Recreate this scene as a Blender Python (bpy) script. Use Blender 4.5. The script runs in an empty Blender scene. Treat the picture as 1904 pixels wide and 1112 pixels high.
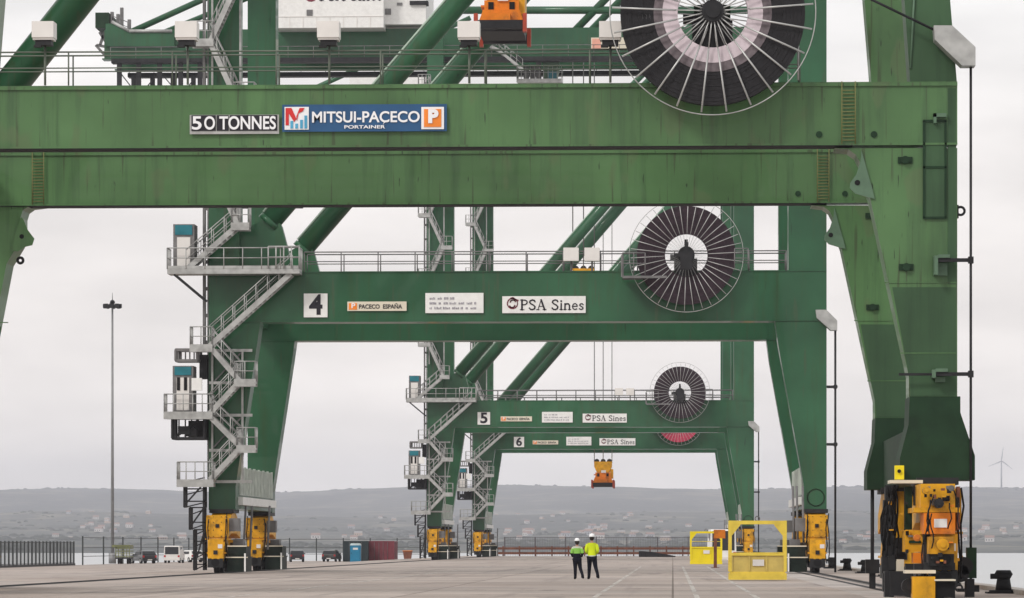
import bpy, bmesh, math, random
from mathutils import Vector, Matrix
R = math.radians
random.seed(7)
S = bpy.context.scene
COL = S.collection
# ------------------------------------------------------------------ camera
F_PX = 7264.0                  # focal length in pixels of the 1904 px wide photograph
VX, VY = 1251.0, 1014.0        # vanishing point of the quay's long direction in the photograph
CAMZ = 1.4
YAW = math.atan((VX - 952.0) / F_PX)
cd = bpy.data.cameras.new('camera'); cam = bpy.data.objects.new('camera', cd); COL.objects.link(cam)
cam.location = (0, 0, CAMZ); cam.rotation_euler = (R(90), 0, YAW)
cd.sensor_width = 36.0; cd.lens = F_PX / 1904.0 * 36.0
cd.shift_y = (VY - 556.0) / 1904.0
cd.clip_start = 1.0; cd.clip_end = 30000.0
S.camera = cam
# ------------------------------------------------------------------ sky: bright overcast
SUN_EL, SUN_AZ = R(38), R(218)
W = bpy.data.worlds.new("World"); S.world = W; W.use_nodes = True
nt = W.node_tree; nt.nodes.clear()
N = nt.nodes.new; L = nt.links.new
out = N('ShaderNodeOutputWorld'); bg = N('ShaderNodeBackground'); bg.inputs['Strength'].default_value = 0.1
sky = N('ShaderNodeTexSky'); sky.sky_type = 'NISHITA'; sky.sun_disc = False
sky.sun_elevation = SUN_EL; sky.sun_rotation = SUN_AZ; sky.dust_density = 4.0
tc = N('ShaderNodeTexCoord'); sep = N('ShaderNodeSeparateXYZ'); L(tc.outputs['Generated'], sep.inputs[0])
ramp = N('ShaderNodeValToRGB'); e = ramp.color_ramp.elements
e[0].position = 0.0; e[0].color = (1.24, 1.18, 1.12, 1)
e[1].position = 0.5; e[1].color = (1.0, .99, .985, 1)
for p, c in ((.03, (1.17, 1.10, 1.04)), (.065, (1.06, 1.0, .955)), (.10, (1.05, 1.0, .965)), (.14, (1.04, 1.02, 1.0))):
    k = e.new(p); k.color = (*c, 1)
L(sep.outputs['Z'], ramp.inputs[0])
mp = N('ShaderNodeMapping'); mp.inputs['Scale'].default_value = (7, 7, 24); L(tc.outputs['Generated'], mp.inputs[0])
nz = N('ShaderNodeTexNoise'); nz.inputs['Scale'].default_value = 1.6; nz.inputs['Detail'].default_value = 4
L(mp.outputs[0], nz.inputs['Vector'])
mr = N('ShaderNodeMapRange'); mr.inputs['From Min'].default_value = .3; mr.inputs['From Max'].default_value = .7
mr.inputs['To Min'].default_value = 8.3; mr.inputs['To Max'].default_value = 11.3
L(nz.outputs['Fac'], mr.inputs['Value'])
mul = N('ShaderNodeVectorMath'); mul.operation = 'SCALE'; L(ramp.outputs[0], mul.inputs[0]); L(mr.outputs[0], mul.inputs['Scale'])
mix = N('ShaderNodeMix'); mix.data_type = 'RGBA'; mix.inputs[0].default_value = 0.92
L(sky.outputs[0], mix.inputs[6]); L(mul.outputs[0], mix.inputs[7]); L(mix.outputs[2], bg.inputs[0]); L(bg.outputs[0], out.inputs[0])
sd = bpy.data.lights.new('sun', 'SUN'); so = bpy.data.objects.new('sun', sd); COL.objects.link(so)
sd.energy = 1.5; sd.angle = R(11); sd.color = (1, .965, .92)
sdir = Vector((math.sin(SUN_AZ) * math.cos(SUN_EL), math.cos(SUN_AZ) * math.cos(SUN_EL), math.sin(SUN_EL)))
so.rotation_euler = sdir.to_track_quat('Z', 'Y').to_euler(); so.location = (-40, -40, 120)
S.view_settings.view_transform = 'Standard'; S.view_settings.look = 'None'
S.view_settings.exposure = 0.0; S.view_settings.gamma = 1.0
S.cycles.max_bounces = 6; S.cycles.volume_bounces = 2

# ------------------------------------------------------------------ helpers
CY, SY = math.cos(YAW), math.sin(YAW)
def P(x, y, Y):
    """ground-frame X and Z of what the photograph shows at pixel (x, y), standing at distance Y along the quay"""
    u = (x - 952.0) / F_PX
    t = Y / (u * SY + CY)
    return t * (u * CY - SY), CAMZ + t * (VY - y) / F_PX
def PX(x, Y): return P(x, 0, Y)[0]
def PZ(y, Y): return CAMZ + Y * (VY - y) / F_PX * 1.0

ORG = [Vector((0, 0, 0))]
class MB:
    def __init__(s): s.v = []; s.f = []; s.sm = []
    def add(s, vs, fs, sm=False):
        b = len(s.v); s.v += [tuple(v) for v in vs]
        for f in fs: s.f.append([i + b for i in f]); s.sm.append(sm)
        return s
    def box(s, x0, x1, y0, y1, z0, z1):
        return s.add([(x0,y0,z0),(x1,y0,z0),(x1,y1,z0),(x0,y1,z0),(x0,y0,z1),(x1,y0,z1),(x1,y1,z1),(x0,y1,z1)],
                     [(0,3,2,1),(4,5,6,7),(0,1,5,4),(1,2,6,5),(2,3,7,6),(3,0,4,7)])
    def prism(s, pts, y0, y1):                       # outline in x,z pushed along y
        n = len(pts)
        return s.add([(x,y0,z) for x,z in pts] + [(x,y1,z) for x,z in pts],
                     [tuple(range(n)), tuple(range(2*n-1, n-1, -1))] + [(i,(i+1)%n,n+(i+1)%n,n+i) for i in range(n)])
    def prismx(s, pts, x0, x1):                      # outline in y,z pushed along x
        n = len(pts)
        return s.add([(x0,y,z) for y,z in pts] + [(x1,y,z) for y,z in pts],
                     [tuple(range(n)), tuple(range(2*n-1, n-1, -1))] + [(i,(i+1)%n,n+(i+1)%n,n+i) for i in range(n)])
    def tube(s, p, q, r, n=8, r2=None):
        p = Vector(p); q = Vector(q); d = (q - p)
        if d.length < 1e-6: return s
        d.normalize(); a = d.orthogonal().normalized(); b = d.cross(a)
        r2 = r if r2 is None else r2
        ring = lambda c, rr: [c + (a*math.cos(2*math.pi*i/n) + b*math.sin(2*math.pi*i/n))*rr for i in range(n)]
        k = len(s.v)
        s.add(ring(p, r) + ring(q, r2), [(i,(i+1)%n,n+(i+1)%n,n+i) for i in range(n)], True)
        s.f += [[k+i for i in range(n)][::-1], [k+n+i for i in range(n)]]; s.sm += [False, False]
        return s
    def bar(s, p, q, w, h, up=(0,0,1)):              # rectangular bar
        p = Vector(p); q = Vector(q); d = (q-p).normalized(); u = Vector(up)
        a = d.cross(u)
        if a.length < 1e-4: a = d.orthogonal()
        a.normalize(); b = a.cross(d).normalized()
        o = lambda c: [c + a*w/2*i + b*h/2*j for i, j in ((-1,-1),(1,-1),(1,1),(-1,1))]
        return s.add(o(p) + o(q), [(0,1,2,3),(7,6,5,4)] + [(i,(i+1)%4,4+(i+1)%4,4+i) for i in range(4)])
    def path(s, pts, r, n=6):
        for a, b in zip(pts, pts[1:]): s.tube(a, b, r, n)
        return s
    def ann(s, cx, cz, r0, r1, y0, y1, n=64):        # thick ring in the x,z plane
        vs = []
        for i in range(n):
            c, t = math.cos(2*math.pi*i/n), math.sin(2*math.pi*i/n)
            vs += [(cx+r0*c,y0,cz+r0*t),(cx+r1*c,y0,cz+r1*t),(cx+r1*c,y1,cz+r1*t),(cx+r0*c,y1,cz+r0*t)]
        fs = []
        for i in range(n):
            j = (i+1) % n
            fs += [(4*i+k, 4*i+(k+1)%4, 4*j+(k+1)%4, 4*j+k) for k in range(4)]
        return s.add(vs, fs)
    def torus(s, cx, y, cz, Rr, r, n=64, m=6):
        vs = []; fs = []
        for i in range(n):
            A = 2*math.pi*i/n
            for j in range(m):
                B = 2*math.pi*j/m; q = Rr + r*math.cos(B)
                vs.append((cx+q*math.cos(A), y+r*math.sin(B), cz+q*math.sin(A)))
        for i in range(n):
            for j in range(m):
                fs.append((i*m+j, i*m+(j+1)%m, ((i+1)%n)*m+(j+1)%m, ((i+1)%n)*m+j))
        return s.add(vs, fs, True)
    def poly(s, pts, y):                             # flat outline facing the camera side, 2 cm thick
        return s.prism(pts, y, y+.02)
    def stroke(s, pts, w, y):
        for (a, b) in zip(pts, pts[1:]):
            a = Vector(a); b = Vector(b); d = (b-a).normalized(); n_ = Vector((-d[1], d[0]))*w/2; a = a - d*w*.25; b = b + d*w*.25
            s.prism([tuple(a+n_), tuple(a-n_), tuple(b-n_), tuple(b+n_)], y, y+.012)
        return s
    def sphere(s, c, r, n=12, m=8, sc=(1,1,1)):
        vs = []; fs = []
        for i in range(m+1):
            A = math.pi*i/m
            for j in range(n):
                B = 2*math.pi*j/n
                vs.append((c[0]+r*sc[0]*math.sin(A)*math.cos(B), c[1]+r*sc[1]*math.sin(A)*math.sin(B), c[2]+r*sc[2]*math.cos(A)))
        for i in range(m):
            for j in range(n): fs.append((i*n+j, i*n+(j+1)%n, (i+1)*n+(j+1)%n, (i+1)*n+j))
        return s.add(vs, fs, True)
    def build(s, name, mat, parent=None, fix=True):
        o_ = ORG[0]
        me = bpy.data.meshes.new(name)
        me.from_pydata([(a-o_.x, b-o_.y, c-o_.z) for a, b, c in s.v], [], s.f)
        me.polygons.foreach_set('use_smooth', s.sm)
        if fix:
            bm = bmesh.new(); bm.from_mesh(me); bmesh.ops.recalc_face_normals(bm, faces=bm.faces); bm.to_mesh(me); bm.free()
        for m in (mat if isinstance(mat, (list, tuple)) else [mat]): me.materials.append(m)
        o = bpy.data.objects.new(name, me); COL.objects.link(o)
        if parent is not None: o.parent = parent
        else: o.location = o_
        return o
def thing(name, label, cat, loc, group=None):
    ORG[0] = Vector(loc)
    o = bpy.data.objects.new(name, None); COL.objects.link(o); o.location = loc
    o['label'] = label; o['category'] = cat
    if group: o['group'] = group
    return o
def struct(o): o['kind'] = 'structure'; return o
def copy_tree(o, parent=None):
    c = o.copy(); COL.objects.link(c); c.parent = parent
    for ch in o.children: copy_tree(ch, c)
    return c

# ------------------------------------------------------------------ materials
def M(name, col, rough=.5, metal=0.0, var=.12, scale=1.5, coat=0.0, dirt=None, dirt_amt=.35, streak=False, bump=0.0, bscale=3.0, spec=.3):
    m = bpy.data.materials.new(name); m.use_nodes = True
    t = m.node_tree; b = t.nodes['Principled BSDF']; n = t.nodes.new; l = t.links.new
    b.inputs['Roughness'].default_value = rough; b.inputs['Metallic'].default_value = metal
    b.inputs['Coat Weight'].default_value = coat; b.inputs['Specular IOR Level'].default_value = spec
    g = n('ShaderNodeNewGeometry')
    nz = n('ShaderNodeTexNoise'); nz.inputs['Scale'].default_value = scale; nz.inputs['Detail'].default_value = 5
    l(g.outputs['Position'], nz.inputs['Vector'])
    r = n('ShaderNodeMapRange'); r.inputs['From Min'].default_value = .3; r.inputs['From Max'].default_value = .7
    r.inputs['To Min'].default_value = 1 - var; r.inputs['To Max'].default_value = 1 + var
    l(nz.outputs['Fac'], r.inputs['Value'])
    v = n('ShaderNodeVectorMath'); v.operation = 'SCALE'; v.inputs[0].default_value = col; l(r.outputs[0], v.inputs['Scale'])
    last = v.outputs[0]
    if dirt:
        mp = n('ShaderNodeMapping'); l(g.outputs['Position'], mp.inputs[0])
        mp.inputs['Scale'].default_value = (1.7, 1.7, .12) if streak else (1, 1, 1)
        d = n('ShaderNodeTexNoise'); d.inputs['Scale'].default_value = 1.3; d.inputs['Detail'].default_value = 6; d.inputs['Roughness'].default_value = .65
        l(mp.outputs[0], d.inputs['Vector'])
        q = n('ShaderNodeMapRange'); q.inputs['From Min'].default_value = .52; q.inputs['From Max'].default_value = .78
        q.inputs['To Max'].default_value = dirt_amt; l(d.outputs['Fac'], q.inputs['Value'])
        x = n('ShaderNodeMix'); x.data_type = 'RGBA'; l(q.outputs[0], x.inputs[0]); l(last, x.inputs[6]); x.inputs[7].default_value = (*dirt, 1)
        last = x.outputs[2]
    l(last, b.inputs['Base Color'])
    if bump:
        bn = n('ShaderNodeTexNoise'); bn.inputs['Scale'].default_value = bscale; bn.inputs['Detail'].default_value = 3
        l(g.outputs['Position'], bn.inputs['Vector'])
        bb = n('ShaderNodeBump'); bb.inputs['Strength'].default_value = bump; bb.inputs['Distance'].default_value = .1
        l(bn.outputs['Fac'], bb.inputs['Height']); l(bb.outputs[0], b.inputs['Normal'])
    return m
def spots(m, scale, thr, col, amt):
    """sparse small drips and chips over a paint"""
    t = m.node_tree; b = t.nodes['Principled BSDF']; n = t.nodes.new; l = t.links.new
    src = b.inputs['Base Color'].links[0].from_socket
    g = n('ShaderNodeNewGeometry'); mp = n('ShaderNodeMapping'); mp.inputs['Scale'].default_value = scale; l(g.outputs['Position'], mp.inputs[0])
    nz = n('ShaderNodeTexNoise'); nz.inputs['Scale'].default_value = 1; nz.inputs['Detail'].default_value = 2; l(mp.outputs[0], nz.inputs['Vector'])
    r = n('ShaderNodeMapRange'); r.inputs['From Min'].default_value = thr; r.inputs['From Max'].default_value = thr+.05; r.inputs['To Max'].default_value = amt
    l(nz.outputs['Fac'], r.inputs['Value'])
    x = n('ShaderNodeMix'); x.data_type = 'RGBA'; l(r.outputs[0], x.inputs[0]); l(src, x.inputs[6]); x.inputs[7].default_value = (*col, 1); l(x.outputs[2], b.inputs['Base Color'])
    return m
GREEN3 = spots(spots(spots(M('faded_green_paint', (.074,.158,.060), .42, var=.24, scale=.3, dirt=(.035,.07,.035), dirt_amt=.75, streak=True, bump=.2, bscale=.9, spec=.22, coat=.2), (8,8,.3), .62, (.045,.05,.028), .6), (10,10,1.5), .695, (.018,.024,.016), .8), (1.1,1.1,.5), .60, (.10,.14,.065), .45)
GREEN = spots(spots(M('green_paint', (.022,.092,.042), .4, coat=.25, var=.28, scale=.3, dirt=(.034,.066,.022), dirt_amt=.8, streak=True, bump=.2, bscale=.8, spec=.22), (3,3,.25), .62, (.05,.075,.04), .5), (4,4,.5), .70, (.012,.026,.016), .65)
DGREEN = M('dark_green_paint', (.014,.038,.018), .6, spec=.15, var=.2, dirt=(.01,.015,.012), dirt_amt=.6)
CLAMP = M('greasy_green_black_paint', (.010,.018,.014), .6, var=.4, dirt=(.03,.028,.022), dirt_amt=.8, spec=.15)
GREEN3D = M('dull_dark_green_paint', (.045,.095,.046), .5, var=.2, scale=.4, dirt=(.025,.05,.028), dirt_amt=.7, streak=True, bump=.15, bscale=.9, spec=.2)
MINT = M('pale_mint_paint', (.45,.56,.47), .5, var=.15)
PALEGREEN = M('pale_green_paint', (.095,.165,.105), .5, dirt=(.06,.09,.07), dirt_amt=.6)
GALV = M('galvanised_steel', (.4,.4,.39), .5, .35, var=.2, scale=2.5, dirt=(.16,.15,.14), dirt_amt=.5)
DGALV = M('weathered_steel', (.17,.165,.165), .6, .2, var=.25, scale=2)
RAIL3 = M('railing_steel', (.13,.15,.12), .6, .2)
DARK = M('black_rubber', (.008,.008,.009), .7, var=.3, spec=.2)
DSTEEL = M('dark_greasy_steel', (.018,.018,.02), .6, .0, var=.35, scale=3, spec=.25)
YEL = M('machine_yellow_paint', (.68,.33,.008), .5, var=.2, scale=2.5, dirt=(.06,.04,.02), dirt_amt=.95)
ORG_ = M('machine_orange_paint', (.76,.21,.008), .45, var=.14, scale=2, dirt=(.06,.04,.03), dirt_amt=.8)
REDP = M('faded_red_paint', (.42,.06,.03), .5, var=.2)
CAGEY = M('cage_yellow_paint', (.80,.60,.08), .45, var=.08, scale=3, dirt=(.30,.2,.06), dirt_amt=.5)
MUST = M('mustard_panel_paint', (.62,.47,.13), .5, var=.1, scale=3, dirt=(.3,.22,.08), dirt_amt=.5)
BRIGHTY = M('bright_yellow_paint', (.80,.64,.01), .45, var=.06)
WHITE = M('white_paint', (.78,.77,.75), .5, var=.05, scale=3, dirt=(.5,.48,.46), dirt_amt=.4)
LAMPW = M('pale_lamp_housing', (.72,.69,.66), .5, var=.06)
CREAM = M('cream_board', (.68,.62,.5), .5, var=.05)
BLACK = M('black_lettering', (.015,.013,.02), .5)
GREYL = M('grey_lettering', (.3,.28,.32), .6)
MAROON = M('maroon_lettering', (.2,.03,.05), .5)
BLUEB = M('blue_board', (.022,.085,.2), .45, var=.12)
BLUEL = M('light_blue_lettering', (.08,.35,.55), .5)
REDL = M('red_lettering', (.6,.03,.03), .5)
ORL = M('orange_lettering', (.85,.24,.03), .5)
WHL = M('white_lettering', (.82,.82,.84), .5, var=.03)
TEAL = M('teal_glass_panel', (.015,.16,.2), .25, var=.2)
COILD = M('black_cable', (.010,.009,.011), .6, spec=.3, var=.4, scale=6)
COILP = M('purple_black_cable', (.028,.015,.022), .6, spec=.25, var=.4, scale=5)
COILR = M('faded_red_cable', (.5,.05,.1), .6, var=.25, scale=5)
DRUM = M('pinkish_drum_flange', (.62,.53,.57), .5, var=.14, scale=3)
SPOKE = M('bright_spoke_steel', (.5,.5,.49), .4, .4, var=.1)
CONTM = M('maroon_container_paint', (.19,.035,.05), .55, var=.15)
CONTD = M('dark_container_paint', (.02,.035,.04), .55, var=.2)
TOIL = M('blue_plastic', (.01,.2,.36), .45)
CARB = M('dark_car_paint', (.014,.014,.018), .3, coat=.6)
CARG = M('dark_grey_car_paint', (.035,.036,.033), .35, coat=.5)
GLASS = M('car_glass', (.02,.022,.025), .1)
TAIL = M('tail_lamp_red', (.4,.02,.02), .3)
RUST = M('rusty_steel', (.19,.07,.04), .75, var=.3, scale=3)
CONC = None
SKIN = M('skin', (.42,.24,.17), .55)
HIVIS = M('hi_vis_yellow', (.62,.75,.01), .7, var=.06)
HIVISG = M('hi_vis_green', (.25,.55,.09), .7, var=.08)
PALECL = M('pale_reflective_cloth', (.6,.62,.52), .6)
NAVY = M('dark_navy_cloth', (.008,.009,.016), .9, var=.2, spec=.1)
BOOT = M('black_boot', (.012,.01,.01), .6)
HELM = M('white_helmet', (.85,.85,.86), .35)

# ------------------------------------------------------------------ ground, water, hills
def ground_mat():
    m = M('worn_concrete', (.43,.365,.325), .8, var=.16, scale=.12, bump=.15, bscale=2)
    t = m.node_tree; b = t.nodes['Principled BSDF']; n = t.nodes.new; l = t.links.new
    src = b.inputs['Base Color'].links[0].from_socket
    g = n('ShaderNodeNewGeometry')
    def layer(src, scale, lo, hi, amt, col):
        mp = n('ShaderNodeMapping'); mp.inputs['Scale'].default_value = scale; l(g.outputs['Position'], mp.inputs[0])
        nz = n('ShaderNodeTexNoise'); nz.inputs['Scale'].default_value = 1; nz.inputs['Detail'].default_value = 5; nz.inputs['Roughness'].default_value = .6
        l(mp.outputs[0], nz.inputs['Vector'])
        r = n('ShaderNodeMapRange'); r.inputs['From Min'].default_value = lo; r.inputs['From Max'].default_value = hi; r.inputs['To Max'].default_value = amt
        l(nz.outputs['Fac'], r.inputs['Value'])
        x = n('ShaderNodeMix'); x.data_type = 'RGBA'; l(r.outputs[0], x.inputs[0]); l(src, x.inputs[6]); x.inputs[7].default_value = (*col, 1)
        return x.outputs[2]
    s = layer(src, (.05, .16, 1), .5, .62, .7, (.31,.275,.26))       # broad darker bays
    s = layer(s, (.9, .02, 1), .55, .7, .6, (.23,.195,.18))          # tyre marks along the quay
    s = layer(s, (.03, .5, 1), .56, .66, .55, (.50,.45,.41))       # pale joints across
    s = layer(s, (.6, .25, 1), .60, .70, .7, (.13,.115,.11))         # oil stains
    s = layer(s, (.06, .05, 1), .5, .7, .5, (.43,.34,.29))         # warmer patches
    bk = n('ShaderNodeTexBrick'); bk.inputs['Scale'].default_value = 1.0; bk.offset = 0.0
    bk.inputs['Brick Width'].default_value = 7.5; bk.inputs['Row Height'].default_value = 7.5; bk.inputs['Mortar Size'].default_value = .035; bk.inputs['Mortar Smooth'].default_value = .2
    bk.inputs['Color1'].default_value = (1,1,1,1); bk.inputs['Color2'].default_value = (.82,.81,.80,1); bk.inputs['Mortar'].default_value = (.42,.40,.38,1)
    l(g.outputs['Position'], bk.inputs['Vector'])
    x = n('ShaderNodeMix'); x.data_type = 'RGBA'; x.blend_type = 'MULTIPLY'; x.inputs[0].default_value = 1.0; l(s, x.inputs[6]); l(bk.outputs['Color'], x.inputs[7])
    s = layer(x.outputs[2], (.5, .035, 1), .6, .66, .45, (.16,.14,.13))      # patches and drag marks
    l(s, b.inputs['Base Color'])
    return m
CONC = ground_mat()
EDGE, LAND, END = 10.4, -61.8, 512.0
ORG[0] = Vector((0, 0, 0))
g = MB()
prof = [(LAND,-6.0),(LAND,-.65),(-36,-.65),(-27.5,0),(EDGE,0),(EDGE,-6.0)]
ys = [-10, 60, 100, 150, 220, 300, 400, END]
vs = [(x,y,z) for y in ys for x,z in prof]; k = len(prof)
g.add(vs, [(r*k+i, r*k+i+1, (r+1)*k+i+1, (r+1)*k+i) for r in range(len(ys)-1) for i in range(k-1)] + [tuple(range((len(ys)-1)*k, len(ys)*k))])
struct(g.build('ground', CONC))
# waterside coping, rails, cable trench, lane lines
struct(MB().box(EDGE-.55, EDGE-.02, -10, END-1, .001, .13).build('kerb', M('pale_coping_concrete', (.5,.46,.42), .8, var=.15)))
for X in (7.15, -22.6):
    r_ = MB().box(X-.25, X+.25, -8, END-4, -.02, .004).build('crane_rail_bed', M('rail_bed_concrete', (.13,.12,.115), .85, var=.3)); struct(r_)
    r_ = MB().box(X-.06, X+.06, -8, END-4, .004, .05).build('crane_rail', DSTEEL); struct(r_)
struct(MB().box(6.35, 6.62, -8, END-4, -.02, .006).build('cable_trench', M('trench_dark', (.03,.028,.028), .8, var=.3)))
struct(MB().box(5.2, 6.35, -8, END-4, -.02, .004).build('trench_cover', M('trench_cover_concrete', (.44,.39,.36), .8, var=.25, scale=.4)))
lm = spots(M('worn_white_road_paint', (.54,.51,.47), .7, var=.12, dirt=(.3,.26,.23), dirt_amt=1.0), (5,1.2,1), .52, (.31,.265,.235), .9)
for X in (-2.1, .65, 2.25, -12.0):
    ln = MB()
    for y0 in range(-4, 250, 24):
        y1 = y0 + 21
        ln.add([(X-.07,y0,.004),(X+.07,y0,.004),(X+.07,y1,.004),(X-.07,y1,.004)], [(0,1,2,3)])
    struct(ln.build('road_marking', lm, fix=False))
# water
wm = M('bay_water', (.35,.36,.36), .28, var=.05, scale=.01, bump=.5, bscale=.35, spec=1.0)
struct(MB().add([(-3300,-15,-4.2),(2300,-15,-4.2),(2300,3600,-4.2),(-3300,3600,-4.2)], [(0,1,2,3)]).build('water', wm, fix=False))
# hills beyond the bay
from mathutils import noise as MN
def hill_mat():
    m = M('hillside', (.065,.07,.055), .95, var=.25, scale=.01)
    t = m.node_tree; b = t.nodes['Principled BSDF']; n = t.nodes.new; l = t.links.new
    src = b.inputs['Base Color'].links[0].from_socket; g = n('ShaderNodeNewGeometry')
    for sc, lo, hi, amt, col in (((.012,.006,.02), .52, .6, .8, (.17,.155,.11)), ((.004,.0012,.01), .47, .56, .85, (.028,.036,.026)), ((.05,.03,.05), .58, .66, .5, (.2,.17,.13))):
        mp = n('ShaderNodeMapping'); mp.inputs['Scale'].default_value = sc; l(g.outputs['Position'], mp.inputs[0])
        nz = n('ShaderNodeTexNoise'); nz.inputs['Scale'].default_value = 1; nz.inputs['Detail'].default_value = 6; l(mp.outputs[0], nz.inputs['Vector'])
        r = n('ShaderNodeMapRange'); r.inputs['From Min'].default_value = lo; r.inputs['From Max'].default_value = hi; r.inputs['To Max'].default_value = amt
        l(nz.outputs['Fac'], r.inputs['Value'])
        x = n('ShaderNodeMix'); x.data_type = 'RGBA'; l(r.outputs[0], x.inputs[0]); l(src, x.inputs[6]); x.inputs[7].default_value = (*col, 1); src = x.outputs[2]
    l(src, b.inputs['Base Color']); return m
PROF = [(2750,-7),(2860,-3.2),(3050,-1),(3600,5),(4500,15),(5500,28),(6300,50),(7000,52),(7700,66),(8500,96),(9500,134),(10400,158),(11200,163),(12600,110)]
def hz(x, y):
    for (a, za), (b, zb) in zip(PROF, PROF[1:]):
        if y <= b:
            t = (y-a)/(b-a); z = za + (zb-za)*t; break
    else: z = PROF[-1][1]
    f = max(0, min(1, (y-3000)/6000))
    z += f * 26 * MN.noise((x*.0014+3, y*.0004, 0)) + 14*math.exp(-((y-6500)/500)**2)*MN.noise((x*.0025+8, .3, 1)) + f * 5 * MN.noise((x*.004, y*.0015, 5)) + min(1,max(0,(y-2900)/400)) * 2.0 * MN.noise((x*.012, y*.006, 9))
    z += f * -12 * (abs(x+300)/2000)
    return z
g = MB(); nx, ny = 300, 110
vs = [(-3300+5600*i/nx, y, hz(-3300+5600*i/nx, y)) for y in [2750+9850*(j/ny)**1.5 for j in range(ny+1)] for i in range(nx+1)]
g.add(vs, [(j*(nx+1)+i, j*(nx+1)+i+1, (j+1)*(nx+1)+i+1, (j+1)*(nx+1)+i) for j in range(ny) for i in range(nx)], True)
struct(g.build('hills', hill_mat(), fix=False))
# woods on the far slopes: one uncountable mass of crowns
g = MB(); rw = random.Random(3)
for i in range(4200):
    y = rw.choice((rw.uniform(2950,4200), rw.uniform(2950,5200), rw.uniform(3800,7000), rw.uniform(10300,11300)))
    x = rw.uniform(-.22*y, .11*y)
    if MN.noise((x*.006, y*.002, 2)) < .02: continue
    r = rw.uniform(1.8, 4.0)*(1+.4*(y > 8000)); c = (x, y, hz(x,y)-r*.1)
    g.sphere(c, r, 6, 4, (rw.uniform(.9,2.4), 1, rw.uniform(.5,1.0)))
o = g.build('far_woods', M('far_foliage', (.045,.052,.036), .95, var=.35, scale=.02), fix=False); o['kind'] = 'stuff'
o['label'] = 'dark scattered woods on the hills beyond the bay'; o['category'] = 'woods'
# town houses on the far shore
hw = [M('whitewashed_wall', (.55,.52,.5), .8), M('sandy_wall', (.5,.38,.3), .8), M('grey_wall', (.4,.4,.42), .8)]
hr = [M('terracotta_roof', (.27,.17,.14), .85), M('grey_roof', (.3,.28,.27), .85)]
protos = []
ORG[0] = Vector((0,0,0))
for wi in range(3):
    m_ = MB().box(-6,6,-4,4,-3,4.5).prismx([(-4.6,4.5),(4.6,4.5),(0,7)], -6.4, 6.4)
    for q in range(3): m_.box(-4.5+q*3.4,-3.2+q*3.4,-4.1,-3.9,1.2,2.8)
    me = m_.build('house', [hw[wi], hr[wi % 2], GLASS]); 
    for pi, p in enumerate(me.data.polygons): p.material_index = 0 if pi < 6 else (1 if pi < 11 else 2)
    protos.append(me)
rh = random.Random(11); hi = 0
kinds = ('white', 'sandy', 'grey')
def put_house(px, y):
    global hi
    w_ = rh.choice((0,0,1,2)); src = protos[w_]
    o = src if src.get('label') is None else src.copy()
    if o is not src: COL.objects.link(o)
    x = PX(px, y); s = rh.uniform(.4, .8)
    o.location = (x, y, hz(x,y)); o.scale = (s, s, s*rh.uniform(.8,1.3)); o.rotation_euler.z = rh.uniform(-.5,.5)
    o['label'] = ('tiny white house in the town across the bay','tiny sandy house in the town across the bay','tiny grey house in the town across the bay')[w_]
    o['category'] = 'house'; o['group'] = 'houses in the town across the bay'
for i in range(110):
    px = rh.choice((rh.gauss(720,130), rh.gauss(1130,110), rh.gauss(1000,60), rh.uniform(100,420), rh.uniform(1560,1900)))
    put_house(px, rh.uniform(3800, 6600) if px < 1500 else rh.uniform(3300, 5600))
for p in protos:
    if p.get('label') is None: bpy.data.objects.remove(p)

# ------------------------------------------------------------------ lettering
def text_obj(body, x0, x1, z0, z1, y, mat, parent, name='lettering', bold=.02, sx=True):
    cu = bpy.data.curves.new(name, 'FONT'); cu.body = body; cu.offset = bold; cu.extrude = .004
    t = bpy.data.objects.new(name, cu); COL.objects.link(t)
    dg = bpy.context.evaluated_depsgraph_get(); me = bpy.data.meshes.new_from_object(t.evaluated_get(dg))
    bpy.data.objects.remove(t); bpy.data.curves.remove(cu)
    xs = [v.co.x for v in me.vertices]; zs = [v.co.y for v in me.vertices]
    a, b, c, d = min(xs), max(xs), min(zs), max(zs)
    kx = (x1-x0)/(b-a); kz = (z1-z0)/(d-c)
    for v in me.vertices:
        v.co = Vector((x0+(v.co.x-a)*kx, y + (0 if v.co.z > 0 else .012), z0+(v.co.y-c)*kz)) - ORG[0]
    me.materials.clear(); me.materials.append(mat)
    o = bpy.data.objects.new(name, me); COL.objects.link(o); o.parent = parent
    return o
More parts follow.
